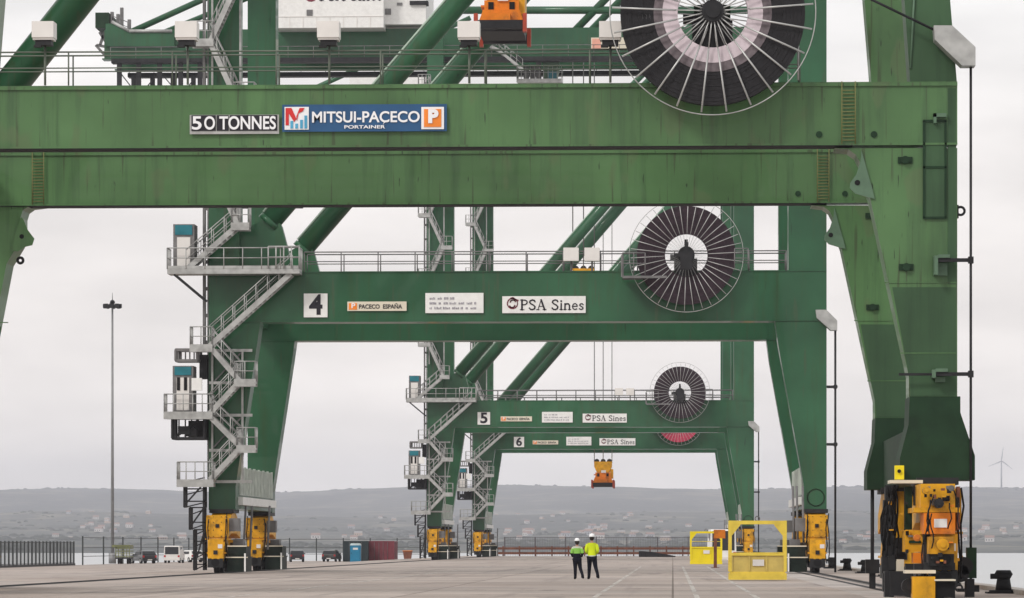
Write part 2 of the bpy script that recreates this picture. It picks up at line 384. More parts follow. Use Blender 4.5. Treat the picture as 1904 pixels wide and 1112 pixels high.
SER = {'P': (.68, [([(.16,0),(.16,1)],.15),([(.0,.03),(.34,.03)],.06),([(.0,.97),(.2,.97)],.06),([(.18,.96),(.42,.95),(.56,.86),(.58,.74),(.54,.6),(.4,.51),(.2,.5)],.1)]),
 'S': (.66, [([(.54,.78),(.48,.92),(.32,.97),(.15,.89),(.1,.74),(.2,.6),(.42,.46),(.54,.3),(.5,.12),(.34,.03),(.18,.05),(.07,.2)],.12)]),
 'A': (.82, [([(.1,0),(.38,1)],.06),([(.36,1),(.66,0)],.15),([(.2,.34),(.54,.34)],.06),([(-.02,.03),(.22,.03)],.06),([(.5,.03),(.8,.03)],.06)]),
 ' ': (.36, []), 'i': (.32, [([(.15,0),(.15,.62)],.13),([(.02,.03),(.28,.03)],.06),([(.15,.8),(.15,.9)],.14)]),
 'n': (.66, [([(.14,0),(.14,.62)],.13),([(.16,.5),(.3,.6),(.42,.58),(.5,.44),(.5,0)],.12),([(.02,.03),(.26,.03)],.06),([(.38,.03),(.62,.03)],.06)]),
 'e': (.56, [([(.1,.34),(.46,.34),(.44,.5),(.3,.62),(.15,.55),(.08,.34),(.13,.12),(.28,.02),(.44,.1)],.09)]),
 's': (.5, [([(.4,.48),(.3,.6),(.15,.56),(.1,.45),(.2,.35),(.36,.24),(.36,.1),(.22,.02),(.06,.12)],.1)])}
def serif_text(body, x0, x1, z0, z1, y, mat, parent):
    tot = sum(SER[c][0] for c in body); kx = (x1-x0)/tot; kz = z1-z0; x = x0; m_ = MB()
    for c in body:
        for pts, w in SER[c][1]: m_.stroke([(x+a*kx, z0+b*kz) for a, b in pts], w*(kx+kz)/2, y)
        x += SER[c][0]*kx
    return m_.build('lettering', mat, parent)
def swirl(cx, cz, r, y, mat, parent):
    m_ = MB(); arc = lambda a0, a1, rr, dx=0, dz=0: [(cx+dx*r+rr*r*math.cos(R(a0+(a1-a0)*i/10)), cz+dz*r+rr*r*math.sin(R(a0+(a1-a0)*i/10))) for i in range(11)]
    for pts, w in ((arc(60,330,.95),.16),(arc(20,170,.5,.1,.15),.18),(arc(200,350,.5,-.05,-.25),.18),(arc(330,420,.95),.12)): m_.stroke(pts, w*r*1.3, y)
    m_.stroke([(cx-.3*r,cz+.95*r),(cx+.1*r,cz+1.05*r),(cx+.5*r,cz+.75*r),(cx+1.05*r,cz+.55*r)], .3*r, y)
    return m_.build('emblem', mat, parent)
def board(parent, x0, y0, x1, y1, Y, mat, t=.05, name='sign_board'):
    a, za = P(x0, y0, Y); b, zb = P(x1, y1, Y)
    return MB().box(a, b, Y-t, Y, zb, za).build(name, mat, parent), (a, b, zb, za)

# ------------------------------------------------------------------ crane pieces
def railing(m_, a, b, h=1.0, step=1.9, r=.03, mid=True, kick=False):
    a = Vector(a); b = Vector(b); n = max(1, round((b-a).length/step)); u = Vector((0,0,1))
    for i in range(n+1):
        p = a.lerp(b, i/n); m_.tube(p, p+u*h, r, 5)
    m_.tube(a+u*h, b+u*h, r, 5)
    if mid: m_.tube(a+u*h*.52, b+u*h*.52, r*.8, 5)
    if kick: m_.bar(a+u*.08, b+u*.08, .02, .15)
    return m_
def flight(parent, p, q, y0, y1):
    """one straight stair flight between two (x, z) points, y0..y1 wide"""
    m_ = MB(); a = Vector((p[0],0,p[1])); b = Vector((q[0],0,q[1]))
    for y in (y0, y1): m_.bar(a+Vector((0,y,0)), b+Vector((0,y,0)), .06, .26)
    n = max(3, int(abs(q[1]-p[1])/.2))
    for i in range(1, n):
        c = a.lerp(b, i/n); m_.box(c.x-.13, c.x+.13, y0, y1, c.z-.02, c.z+.02)
    o = m_.build('stair_flight', GALV, parent)
    h = MB()
    for y in (y0, y1): railing(h, a+Vector((0,y,0)), b+Vector((0,y,0)), 1.0, .8, .028)
    h.build('handrail', GALV, o); return o
def landing(parent, x0, x1, y0, y1, z, sides='fblr', h=1.0):
    m_ = MB().box(x0, x1, y0, y1, z-.1, z).box(x0-.03, x1+.03, y0-.03, y0, z-.26, z+.12).box(x0, x1, y1-.06, y1-.001, z-.24, z-.1)
    o = m_.build('stair_landing', GALV, parent); hm = MB()
    if 'f' in sides: railing(hm, (x0,y0,z), (x1,y0,z), h, .45, .03)
    if 'b' in sides: railing(hm, (x0,y1,z), (x1,y1,z), h, .7, .028)
    if 'l' in sides: railing(hm, (x0,y0,z), (x0,y1,z), h, .35, .03)
    if 'r' in sides: railing(hm, (x1,y0,z), (x1,y1,z), h, .35, .03)
    hm.build('handrail', GALV, o); return o
def reel(parent, cx, cz, y, r_ring, r_coil, r_hole, n, coil, drum=None, r_drum=0, sp=.035):
    t = MB().torus(cx, y-.28, cz, r_ring, .016, 96).build('cable_reel', GALV, parent)
    r0 = r_hole
    if drum:
        MB().ann(cx, cz, r_hole, r_drum, y-.2, y+.2, 72).build('drum_flange', drum, t); r0 = r_drum+.24; MB().ann(cx, cz, r_drum, r0, y-.19, y+.17, 72).build('sheen_ring', M('grey_sheen_fade', (.14,.115,.125), .6, var=.35, scale=6), t)  # pale drum, then a grey ring: a sheen fading outward, painted in steps
    c = MB(); q = 9
    for i in range(q):                                         # wound turns with a little unevenness
        a, b = r0+(r_coil-r0)*i/q, r0+(r_coil-r0)*(i+.99)/q
        d = .012*((i*7) % 3); c.ann(cx, cz, a, b, y-.17+d, y+.17, 72)
    c.build('cable_coil', coil, t)
    for i in range(n):
        A = 2*math.pi*(i+.3)/n; ca, sa = math.cos(A), math.sin(A); m_ = MB()
        for s in (-1, 1):
            m_.tube((cx+.2*ca, y+s*.5, cz+.2*sa), (cx+r_hole*ca*1.05, y+s*.34, cz+r_hole*sa*1.05), sp*(.6 if drum else .35), 5)
            if s < 0: m_.tube((cx+r_hole*ca*1.05, y+s*.34, cz+r_hole*sa*1.05), (cx+(r_ring-.06)*ca, y+s*.28, cz+(r_ring-.06)*sa), sp, 5)
        m_.build('spoke', SPOKE, t)
    h = MB().tube((cx,y-.55,cz),(cx,y+.6,cz), .3 if drum else .42, 20).tube((cx,y-.62,cz),(cx,y-.5,cz), .2, 12)
    h.build('hub', DSTEEL, t)
    if not drum: MB().box(cx-.3, cx+.3, y-.75, y-.56, cz-.75, cz+.1).box(cx-.1, cx+.1, y-.7, y-.6, cz+.1, cz+.62).box(cx-.62, cx-.3, y-.7, y-.6, cz-.12, cz+.06).build('slip_ring_box', DSTEEL, t)
    d = MB().box(cx-.32, cx+.32, y+.6, y+1.3, cz-1.6, cz+.35).box(cx-.55, cx+.55, y+.65, y+1.25, cz-1.5, cz-.1).box(cx-.08, cx+.08, y+.6, y+.8, cz+.3, cz+.85).box(cx-.8, cx-.3, y+.7, y+1.1, cz-.15, cz+.1)
    d.build('reel_drive', DSTEEL, t); return t
def bogie(parent, X, yc, zt, w=.95, inner=1, name='bogie', clamp=True):
    """wheel set under one corner: equalisers, four wheel trucks, wheels, rail clamp housing"""
    t = MB().prismx([(yc-2.9,zt-1.35),(yc-2.9,zt-.75),(yc-.9,zt-.08),(yc+.9,zt-.08),(yc+2.9,zt-.75),(yc+2.9,zt-1.35),(yc+1.2,zt-1.1),(yc-1.2,zt-1.1)], X-w/2, X+w/2)
    t.box(X-w*.56, X+w*.56, yc-2.96, yc-2.9, zt-1.30, zt-.2)
    o = t.build(name, YEL, parent)
    MB().box(X-.09, X+.09, yc-3.02, yc-2.96, zt-.82, zt-.64).build('pivot_pin', DSTEEL, o)
    for s in (-1, 1):
        c = yc + s*2.2
        e_ = MB().prismx([(c-1.5,.62),(c-1.5,1.1),(c-.5,zt-1.42),(c+.5,zt-1.42),(c+1.5,1.1),(c+1.5,.62)], X-w*.37, X+w*.37)
        e_.box(X-w*.39, X+w*.39, c-1.56, c-1.5, .62, zt-1.42).box(X-w*.47, X+w*.47, c-1.2, c+1.2, .98, 1.06)
        eq = e_.build('equaliser_beam', YEL, o)
        MB().box(X-.1, X+.1, c-1.62, c-1.56, .95, 1.15).build('pivot_pin', DSTEEL, eq)
        for q in (-1, 1):
            k = c + q*1.0
            tr = MB().box(X-w*.38, X-w*.2, k-.6, k+.6, .32, .75).box(X+w*.2, X+w*.38, k-.6, k+.6, .32, .75).box(X-w*.38, X+w*.38, k-.68, k-.6, .3, .72).build('wheel_truck', DSTEEL, o)
            MB().tube((X-.12,k,.40),(X+.12,k,.40), .36, 20).tube((X-.18,k,.40),(X+.18,k,.40), .14, 12).build('wheel', DSTEEL, o)
    rr = random.Random(int(yc*10)); bl = MB()
    for zz in (zt-1.26, zt-.95, zt-.55, zt-.28):
        for q in (-.42,-.2,.2,.42): bl.tube((X+q*w, yc-2.99, zz), (X+q*w, yc-2.955, zz), .022, 6)
    bl.build('bolt', DSTEEL, o)
    MB().box(X-w*.6, X+w*.6, yc-3.0, yc-2.2, zt-1.42, zt-1.355).build('flange_plate', YEL, o)
    MB().box(X-w*.62, X+w*.62, yc-1.2, yc+1.2, zt-.075, zt+.12).build('slewing_plate', DSTEEL, o)
    MB().box(X+w*.12, X+w*.34, yc-3.79, yc-3.765, 1.25, 1.45).build('warning_plate', LAMPW, o)
    for k in range(4):
        x0 = X-inner*w*rr.uniform(.45,.62)*(-1 if k % 2 else 1); z0 = zt-rr.uniform(.1,.5)
        MB().path([(x0+rr.uniform(-.06,.06), yc-3.05-.1*math.sin(j), z0-(z0-.5)*j/5) for j in range(6)], .028, 6).build('hose', DARK, o)
    if clamp: MB().box(X+inner*w*.55, X+inner*(w*.55+.5), yc-2.7, yc-1.9, zt-1.0, zt-.35).build('cable_box', DGALV, o)
    MB().tube((X,yc-3.9,.55),(X,yc-3.75,.55), .2, 12).tube((X,yc-3.75,.55),(X,yc-3.1,.55), .09, 8).build('buffer', DARK, o)
    for s in ((-1,) if clamp else ()):
        x = X + inner*(w*.5+.5); b0 = yc+s*2.0
        d = MB().box(x-.48, x+.48, b0-1.2, b0+1.2, .08, .78).box(x-.45, x+.45, b0-1.1, b0+1.1, .84, 1.35).box(x-.53,x+.53,b0-1.25,b0+1.25,.78,.84)
        d.build('rail_clamp_housing', CLAMP, o)
        MB().box(x-.55, x+.55, b0-1.29, b0-1.255, .775, .83).box(x-.48, x+.48, b0-1.15, b0-1.105, 1.33, 1.39).build('trim_strip', CREAM, o)
        MB().box(x+inner*.38, x+inner*.46, b0-1.36, b0-1.3, .1, 1.0).build('marker_post', WHITE, o)
        MB().tube((X+inner*w*.5, b0+.3, 1.35),(X+inner*(w*.5+.75), b0+.3, 1.35), .2, 12).box(x-.3,x+.2,b0-.2,b0+.8,1.36,1.7).build('drive_motor', DGALV, o)
    return o

# ------------------------------------------------------------------ the three like cranes with numbers 4, 5 and 6
Y4 = 196.0
def P4(x, y, dy=0): return P(x, y, Y4+dy)
def P5(x, y, dy=0): return P(x, y, 371.0+dy)
def build_crane():
    root = thing('gantry_crane', 'green gantry crane with the number 4 board, first behind the nearest crane', 'crane', (-7.8, Y4+9.8, 0), 'green cranes along the quay')
    T = 1.6
    def fr(px, dy): X, Z = P4(*px); return (X, Z)
    zb0, zb1 = P4(900,597)[1], P4(900,505)[1]
    xl, xr = P4(388,550)[0], P4(1537,550)[0]
    ZT = 50.0
    ul = (xl, P4(445,450)[0]); ur = (P4(1466,450)[0], xr)
    for dy in (0, 18):
        y0 = Y4+dy; y1 = y0+T
        b = MB().box(xl, xr, y0, y1, zb0, zb1)
        for z in (zb0, zb1): b.box(xl, xr, y0-.05, y1+.05, z-.03, z+.03)
        pb = b.build('portal_beam', GREEN, root)
        s_ = None
        for x in (395, 565, 884, 1400, 1444): MB().box(P4(x,0)[0]-.02, P4(x,0)[0]+.02, y0-.02, y0+.02, zb0+.05, zb1-.05).build('weld_seam', GREEN, pb)
        for pts in ([(388,597),(484,597),(478,640),(438,905),(438,948),(388,948)], [(1441,597),(1537,597),(1537,953),(1495,953),(1495,905),(1447,640)]):
            lg = MB().prism([fr(p,0) for p in pts], y0+.01, y1-.01)
            q = fr(pts[3] if pts[0][0] < 900 else pts[3], 0)
            lo = lg.build('lower_leg', GREEN, root)
            if pts[0][0] > 900:
                c = P4(1517,925); MB().torus(c[0], y0-.01, c[1], .42, .03, 32).build('pivot_ring', DGREEN, lo)
        MB().box(ul[0], ul[1], y0+.05, y1-.05, zb1+.03, ZT).build('upper_leg', GREEN, root)
        MB().box(ur[0], ur[1], y0+.05, y1-.05, zb1+.03, ZT).build('upper_leg', GREEN, root)
        # diagonal pipe brace
        a = P4(496,414); c = P4(1466,-716)
        br = MB().tube((a[0],y0+.8,a[1]), (c[0],y0+.8,c[1]), .54, 28).build('brace_pipe', GREEN, root)
        d = (Vector((c[0],0,c[1]))-Vector((a[0],0,a[1]))).normalized(); n_ = Vector((-d.z,0,d.x))*.585
        MB().tube(Vector((a[0],y0+.72,a[1]))+n_+d*.3, Vector((c[0],y0+.72,c[1]))+n_, .07, 6).build('conduit', MINT, br)
        g1, g2, g3 = P4(445,430), P4(445,500), P4(545,505)
        MB().prism([g1, (a[0]+.35,a[1]+.5), (a[0]+.7,a[1]-.15), g3, g2], y0+.45, y0+1.15).tube((a[0]-.02,y0+.8,a[1]-.02),(a[0]+.25*d.x,y0+.8,a[1]+.25*d.z), .62, 24).build('brace_gusset', GREEN, root)
        rl = MB()
        for yy in (y0-.05, y1+.05): railing(rl, (P4(566,505)[0],yy,zb1), (P4(1462,505)[0],yy,zb1), 1.0, 1.85, .032)
        rl.build('railing', DGALV, pb)
    # side members joining the two frames
    for (x0, x1), (f0, f1), inn in (((xl+.15, xl+1.15), (P4(390,0)[0], P4(437,0)[0]), 1), ((xr-1.15, xr-.15), (P4(1496,0)[0], P4(1536,0)[0]), -1)):
        MB().box(x0, x1, Y4+T, Y4+18, zb0+.6, zb1-.5).build('side_beam', GREEN, root)
        MB().box(f0, f1, Y4+T, Y4+18, 3.25, 4.7).build('sill_beam', GREEN, root)
        xi = f1+.02 if inn > 0 else f0-.02
        cp = MB(); xo = xi+inn*.08
        for i in range(22):
            yy = Y4+1.7+i*.74; cp.box(min(xi,xo), max(xi,xo), yy, yy+.42, 4.0, 5.4-.05*(i%3))
        cp.box(min(xi,xi+inn*.05), max(xi,xi+inn*.05), Y4+1.7, Y4+17.9, 3.95, 5.35)
        cg = cp.build('cable_guard', M('dirty_pale_panel', (.46,.5,.45), .6, var=.25, scale=2, dirt=(.18,.2,.17), dirt_amt=.9, streak=True) if inn > 0 else bpy.data.materials['dirty_pale_panel'], root)
        MB().box(min(xi,xi+inn*.25), max(xi,xi+inn*.25), Y4+1.2, Y4+17.9, 3.45, 3.85).build('cable_tray', WHITE, cg)
        MB().box(x0, x1, Y4+T, Y4+18, ZT-3, ZT-1.6).build('side_beam', GREEN, root)
        X = (f0+f1)/2
        for yc in (Y4+.8, Y4+18.8): bogie(root, X, yc, 3.1, 1.0, inn)
    # girder, machinery house and stays high above the portal
    for dy in (4.0, 12.5):
        a = P5(205,66,8); b = P5(1402,112,8)
        g_ = MB().box(a[0], b[0], Y4+dy, Y4+dy+1.3, b[1], a[1]).box(a[0]-.2, b[0], Y4+dy-.1, Y4+dy+1.4, b[1]-.12, b[1])
        gd = g_.build('girder', GREEN, root)
    a = P5(205,66,2); z0 = P5(0,119,3)[1]; z1 = P5(0,107,3)[1]
    w_ = MB().box(a[0], P5(1390,0,2)[0], Y4+2.6, Y4+3.95, z0, z0+.42).box(a[0], P5(1390,0,2)[0], Y4+13.95, Y4+15.3, z0, z0+.42)
    wk = w_.build('girder_walkway', DSTEEL, root)
    rl = MB()
    for yy in (Y4+2.2, Y4+15.3): railing(rl, (a[0],yy,z0+.4), (P5(1390,0,2)[0],yy,z0+.4), 1.05, 2.4, .035)
    rl.build('railing', DGALV, wk)
    hf = MB()
    for i, x in enumerate((222,258,297,336,372)):
        X = P5(x,0,3)[0]
        for yy in (Y4+3, Y4+13): hf.box(X-.22, X+.22, yy-.2, yy+.2, z0-5.5, z0)
        if i < 4:
            X2 = P5((222,258,297,336,372)[i+1],0,3)[0]
            hf.bar((X,Y4+3,z0-.7),(X2,Y4+3,z0-.7), .12, .12); hf.bar((X,Y4+3,z0-.8) if i % 2 == 0 else (X2,Y4+3,z0-.8),(X2,Y4+3,z0-3.2) if i % 2 == 0 else (X,Y4+3,z0-3.2), .1, .1)
    hf.box(P5(205,0,3)[0], P5(390,0,3)[0], Y4+2.8, Y4+13.2, z0-5.8, z0-5.5)
    hf.build('hanging_frame', DSTEEL, root)
    c0 = P5(180,26,6); c1 = P5(205,54,6)
    MB().box(c0[0], c1[0], Y4+5, Y4+14, c1[1], c0[1]).build('end_counterweight', DGREEN, root)
    n_ = MB().prism([P5(*q,6) for q in ((203,50),(215,50),(245,66),(325,66),(330,70),(330,92),(203,92))], Y4+3.6, Y4+3.9)
    n_.build('girder_end_plate', GREEN, root)
    tp = [P5(*q,6) for q in ((215,47),(247,64),(326,64))]; MB().path([(p[0],Y4+3.5,p[1]) for p in tp], .16, 6).build('edge_rail', GALV, root)
    k = MB(); 
    for p, q in (((185,60),(203,88)),((180,84),(203,88)),((195,58),(186,84)),((178,84),(196,104))): 
        p_, q_ = P5(*p,6), P5(*q,6); k.bar((p_[0],Y4+6,p_[1]),(q_[0],Y4+6,q_[1]), .25, .25)
    for x, h in ((208,22),(219,26),(226,14),(240,36)):
        X, Z = P5(x,h,6); k.box(X-.15,X+.15,Y4+6,Y4+6.4,P5(0,56,6)[1],Z)
    railing(k, (P5(210,56,6)[0],Y4+5,P5(0,52,6)[1]),(P5(240,56,6)[0],Y4+5,P5(0,64,6)[1]),1.0,.8,.04)
    k.build('end_bracket', DGALV, root)
    a = P5(513,-62,1); b = P5(713,51,1)
    h = MB().box(a[0], b[0], Y4+1, Y4+16, b[1], a[1])
    hs = h.build('machinery_house', WHITE, root)
    w_ = MB()
    for i in range(8): X = a[0]+(b[0]-a[0])*i/8; w_.box(X, X+.06, Y4+.95, Y4+1, b[1], b[1]+1.05)
    w_.box(a[0], b[0], Y4+.94, Y4+1, b[1]+1.05, b[1]+1.1).build('wall_seam', LAMPW, hs)
    a2 = P5(713,-40,3); b2 = P5(792,45,3)
    MB().box(a2[0], b2[0], Y4+3, Y4+15, b2[1], a2[1]).build('annex', WHITE, hs)
    for q, d_ in (((570,18,581,29),.9),((715,16,727,27),2.9),((738,5,748,10),2.9)):
        p0, p1 = P5(q[0],q[1],d_), P5(q[2],q[3],d_); MB().box(p0[0],p1[0],Y4+d_,Y4+d_+.1,p1[1],p0[1]).build('vent', DGALV, hs)
    ap = P5(762,2,2.9); bp = P5(796,9,2.9); MB().box(ap[0],bp[0],Y4+2.7,Y4+4,bp[1],ap[1]).build('awning', DSTEEL, hs)
    s0, s1 = P5(566,-22,.98), P5(716,8,.98)
    swirl(P5(578,-8,.98)[0], P5(0,-6,.98)[1], .62, Y4+.97, MAROON, hs)
    serif_text('PSA Sines', P5(594,0,.98)[0], P5(712,0,.98)[0], P5(0,5,.98)[1], P5(0,-17,.98)[1], Y4+.97, BLACK, hs)
    p0, p1 = P5(1099,70,3.9), P5(1165,92,3.9)
    bd = MB().box(p0[0], p1[0], Y4+3.9, Y4+3.96, p1[1], p0[1]).build('girder_sign', CREAM, root)
    q0, q1 = P5(1101,72,3.9), P5(1117,90,3.9); MB().box(q0[0], q1[0], Y4+3.86, Y4+3.9, q1[1], q0[1]).build('emblem', M('salmon_emblem', (.75,.36,.27), .5), bd)
    st = lambda p, q, r, dy: MB().tube((P5(*p,dy)[0],Y4+dy,P5(*p,dy)[1]),(P5(*q,dy)[0],Y4+dy,P5(*q,dy)[1]), r, 12).build('stay_pipe', GREEN, root)
    st((845,19),(1390,19), .37, 5); st((1062,64),(1310,-190), .36, 5); st((1092,64),(1340,-190), .36, 13)
    st((238,62),(790,-188), .3, 5); st((300,62),(800,-142), .26, 13)
    # driver's cab slung under the girder, with its stairs
    p0, p1 = P5(1010,116,6), P5(1040,150,6)
    cb = MB().prism([(p0[0],p1[1]),(p1[0]-.3,p1[1]),(p1[0],p0[1]-.5),(p1[0],p0[1]),(p0[0],p0[1])], Y4+5.5, Y4+8).build('driver_cab', PALEGREEN, root)
    w0, w1 = P5(1018,133,5.4), P5(1036,147,5.4); MB().box(w0[0],w1[0],Y4+5.42,Y4+5.5,w1[1],w0[1]).build('window', TEAL, cb)
    l0 = P5(960,152,6); landing(cb, P5(962,0,6)[0], P5(1045,0,6)[0], Y4+4.6, Y4+8.4, l0[1], 'fbl', 1.4)
    c_ = MB()
    for x in (978,990,1001): X = P5(x,0,5)[0]; c_.box(X-.25,X+.25,Y4+5.6,Y4+6.6,l0[1],l0[1]+1.6+.3*(x%3))
    c_.build('electric_cabinet', DGALV, cb)
    flight(root, P5(884,74,3), P5(928,94,3), Y4+2.6, Y4+3.6); flight(root, P5(928,95,3), P5(972,130,3), Y4+2.6, Y4+3.6)
    # ---------------- stairs, lift and cabinets on the landside leg
    f0, f1 = Y4-1.4, Y4-.35
    L_ = lambda x0, x1, y, s='flr': landing(root, P4(x0,0)[0], P4(x1,0)[0], f0, f1, P4(0,y)[1], s)
    wlk = MB().box(P4(318,0)[0], P4(562,0)[0], f0-.1, Y4-.1, P4(0,514)[1], P4(0,505)[1]).build('walkway', GALV, root)
    hm = MB(); zz = P4(0,505)[1]
    railing(hm, (P4(318,0)[0],f0-.1,zz),(P4(562,0)[0],f0-.1,zz),1.05,.95,.03,kick=True); railing(hm, (P4(318,0)[0],f0-.1,zz),(P4(318,0)[0],Y4-.1,zz),1.05,.4,.03); railing(hm, (P4(562,0)[0],f0-.1,zz),(P4(562,0)[0],Y4-.1,zz),1.05,.4,.03)
    railing(hm, (P4(505,0)[0],f0-.2,zz),(P4(562,0)[0],f0-.2,zz),1.1,.4,.04)
    hm.build('handrail', GALV, wlk)
    br = MB()
    for yy in (f0, Y4-.2): br.bar((P4(330,515)[0],yy,P4(0,515)[1]),(P4(386,562)[0],yy,P4(0,562)[1]), .1, .1)
    br.build('walkway_strut', DSTEEL, wlk)
    FL = [((545,512),(396,645)), ((352,505),(446,424)),
          ((400,652),(452,712)), ((448,714),(396,770)), ((398,778),(452,832)), ((450,836),(396,893))]
    LD = [(436,468,424), (360,400,648), (442,480,712), (312,400,772), (446,480,834), (336,402,897)]
    y = 424; left = True
    for i in range(9):
        ny = y-113; lx, rx = (396,448)
        FL.append(((rx,y),(lx,ny)) if left else ((lx,y),(rx,ny)))
        LD.append((360,402,ny) if left else (440,478,ny))
        y = ny; left = not left
    for p, q in FL: flight(root, P4(*p), P4(*q), f0+.08, f1-.05)
    for l in LD: L_(*l)
    # horizontal stair ties
    tie = MB()
    for yy in (653,713,773,838,896): tie.bar((P4(390,0)[0],f1+.1,P4(0,yy)[1]),(P4(470,0)[0],f1+.1,P4(0,yy)[1]), .12, .14)
    tie.build('stair_tie', GALV, root)
    for x, ya, yb_ in ((396,640,900),(452,655,900),(396,-560,380),(448,-560,424)):
        MB().box(P4(x,0)[0]-.05, P4(x,0)[0]+.05, f1+.02, f1+.12, P4(0,yb_)[1], P4(0,ya)[1]).build('stair_post', GALV, root)
    for ya in (655, 715, 776, 838):
        a_, b_ = P4(398,ya), P4(450,ya+56); MB().bar((b_[0],f1+.16,a_[1]),(a_[0],f1+.16,b_[1]), .06, .07).build('stair_brace', DGALV, root)
    m_ = MB().box(P4(376,0)[0], P4(381,0)[0], Y4+.2, Y4+.5, P4(0,648)[1], 46).box(P4(384.5,0)[0], P4(387,0)[0], Y4+.2, Y4+.3, P4(0,900)[1], 46)
    for i in range(26): m_.box(P4(376,0)[0], P4(388,0)[0], Y4+.25, Y4+.4, P4(0,640)[1]+i*1.35, P4(0,640)[1]+i*1.35+.18)
    m_.build('lift_mast', DGALV, root)
    def cabin(x0, y0, x1, y1, ty, slits):
        a_, b_ = P4(x0,y0), P4(x1,y1)
        c = MB().box(a_[0], b_[0], Y4-1.05, Y4+.3, b_[1], a_[1]).build('lift_cabin', DGALV, root)
        MB().box(a_[0]+.1, b_[0]-.1, Y4-1.1, Y4-1.05, P4(0,ty)[1], a_[1]-.05).build('header_panel', TEAL, c)
        dd = MB().box(a_[0]+.2, b_[0]-.2, Y4-1.09, Y4-1.05, b_[1]+.1, P4(0,ty)[1]-.12).build('door', LAMPW, c)
        if slits:
            for x in (337,350): X = P4(x,0)[0]; MB().box(X-.08,X+.08,Y4-1.12,Y4-1.09,P4(0,728)[1],P4(0,704)[1]).build('door_window', DARK, dd)
        return c
    cabin(327,420,366,503,441,False)
    c = cabin(326,682,364,768,700,True)
    q0, q1 = P4(362,705), P4(381,728); MB().box(q0[0],q1[0],Y4-1.3,Y4-1.12,q1[1],q0[1]).build('notice_box', WHITE, c)
    for x0, x1, y0, y1 in ((326,385,778,816),(332,372,652,672)):
        fm = MB()
        a_, b_ = P4(x0,y0), P4(x1,y1)
        for yy in (Y4-1.0, Y4+.2):
            for p, q in (((a_[0],a_[1]),(a_[0],b_[1])),((b_[0],a_[1]),(b_[0],b_[1])),((a_[0],b_[1]),(b_[0],b_[1])),((a_[0],a_[1]),(b_[0],a_[1]))): fm.bar((p[0],yy,p[1]),(q[0],yy,q[1]), .13, .13)
        for i in range(5): X = a_[0]+(b_[0]-a_[0])*(i+.5)/5; fm.bar((X,Y4+.2,a_[1]),(X,Y4+.2,b_[1]), .05, .05)
        for X in (a_[0], b_[0]):
            for zz in (a_[1], b_[1]): fm.bar((X,Y4-1.0,zz),(X,Y4+.2,zz), .12, .12)
        if y0 < 700: fm.build('lift_frame', DGALV, root)
        else: keep = fm
    fm = keep
    a_ = P4(340,808); fm.box(a_[0]-.15,a_[0]+.45,Y4-.8,Y4-.2,a_[1],a_[1]+.4).bar((P4(330,0)[0],Y4-.5,P4(0,812)[1]),(P4(372,0)[0],Y4-.5,P4(0,782)[1]),.14,.14).prism([P4(*p) for p in ((345,812),(362,794),(370,800),(368,812))], Y4-.7, Y4-.3)
    a_, b_ = P4(350,782), P4(384,814); fm.box(a_[0],b_[0],Y4+.05,Y4+.15,b_[1],a_[1])
    a_, b_ = P4(372,660), P4(386,705); fm.box(a_[0],b_[0],Y4-.3,Y4+.3,b_[1],a_[1])
    fm.build('lift_frame', DSTEEL, root)
    ld = MB()
    for x0, x1, y0, y1 in ((348,386,898,944),(358,385,944,985),(366,386,985,1060)):
        a_, b_ = P4(x0,y0), P4(x1,y1)
        for X in (a_[0], b_[0]-.05):
            for yy in (Y4-1.2, Y4-.3): ld.box(X-.05, X+.05, yy, yy+.1, max(0.02,b_[1]), a_[1])
        n = int((a_[1]-b_[1])/.28)
        for i in range(n+1):
            z = max(.05,b_[1])+(a_[1]-max(.05,b_[1]))*i/max(1,n)
            ld.box(a_[0], b_[0], Y4-1.2, Y4-.3, z-.03, z+.03) if i % 2 else ld.bar((a_[0],Y4-1.2,z),(b_[0],Y4-1.2,z+.25),.05,.06)
        ld.bar((a_[0],Y4-1.2,b_[1]+.1),(b_[0],Y4-1.2,a_[1]),.06,.08)
    ld.build('access_ladder', DSTEEL, root)
    # ---------------- reel, hood and hanging cable on the waterside
    c = P4(1276,475,-1)
    rr = reel(root, c[0], c[1], Y4-1.0, 2.84, 2.46, 1.06, 38, COILP, None, 0, .019)
    f_ = MB(); p0, p1 = P4(1158,490), P4(1200,519)
    f_.bar((p0[0],Y4-1.6,p1[1]),(P4(1240,0)[0],Y4-1.6,p1[1]),.1,.12).bar((p0[0],Y4-1.6,p1[1]),(p0[0],Y4-1.6,p0[1]+.3),.1,.1).box(p0[0],P4(1215,0)[0],Y4-1.6,Y4-.2,p1[1]-.05,p1[1]+.03)
    railing(f_, (p0[0],Y4-1.6,p1[1]+.1),(P4(1200,0)[0],Y4-1.6,p1[1]+.1),1.1,.7,.03)
    railing(f_, (P4(1365,0)[0],Y4-1.6,zb1),(P4(1390,0)[0],Y4-1.6,zb1),1.0,.5,.03)
    f_.build('reel_platform', DGALV, root)
    # lamps on the beam rail
    for x in (1062, 1101):
        X, Z = P4(x, 486); fl = MB().box(X-.38, X+.38, Y4-.4, Y4+.3, Z, Z+.66).build('floodlight', LAMPW, root)
        MB().tube((X,Y4-.05,zb1),(X,Y4-.05,Z), .05, 6).build('lamp_post', DGALV, fl)
    hd = [P4(*p) for p in ((1516,577),(1536,577),(1556,597),(1556,615),(1544,615),(1518,592))]
    ho = MB().prism(hd, Y4-.5, Y4+.3).build('cable_hood', GALV, root)
    X = P4(1553,0)[0]
    MB().tube((X,Y4-.1,hd[3][1]),(X,Y4-.1,.05), .055, 8).build('feed_cable', DSTEEL, ho)
    am = MB()
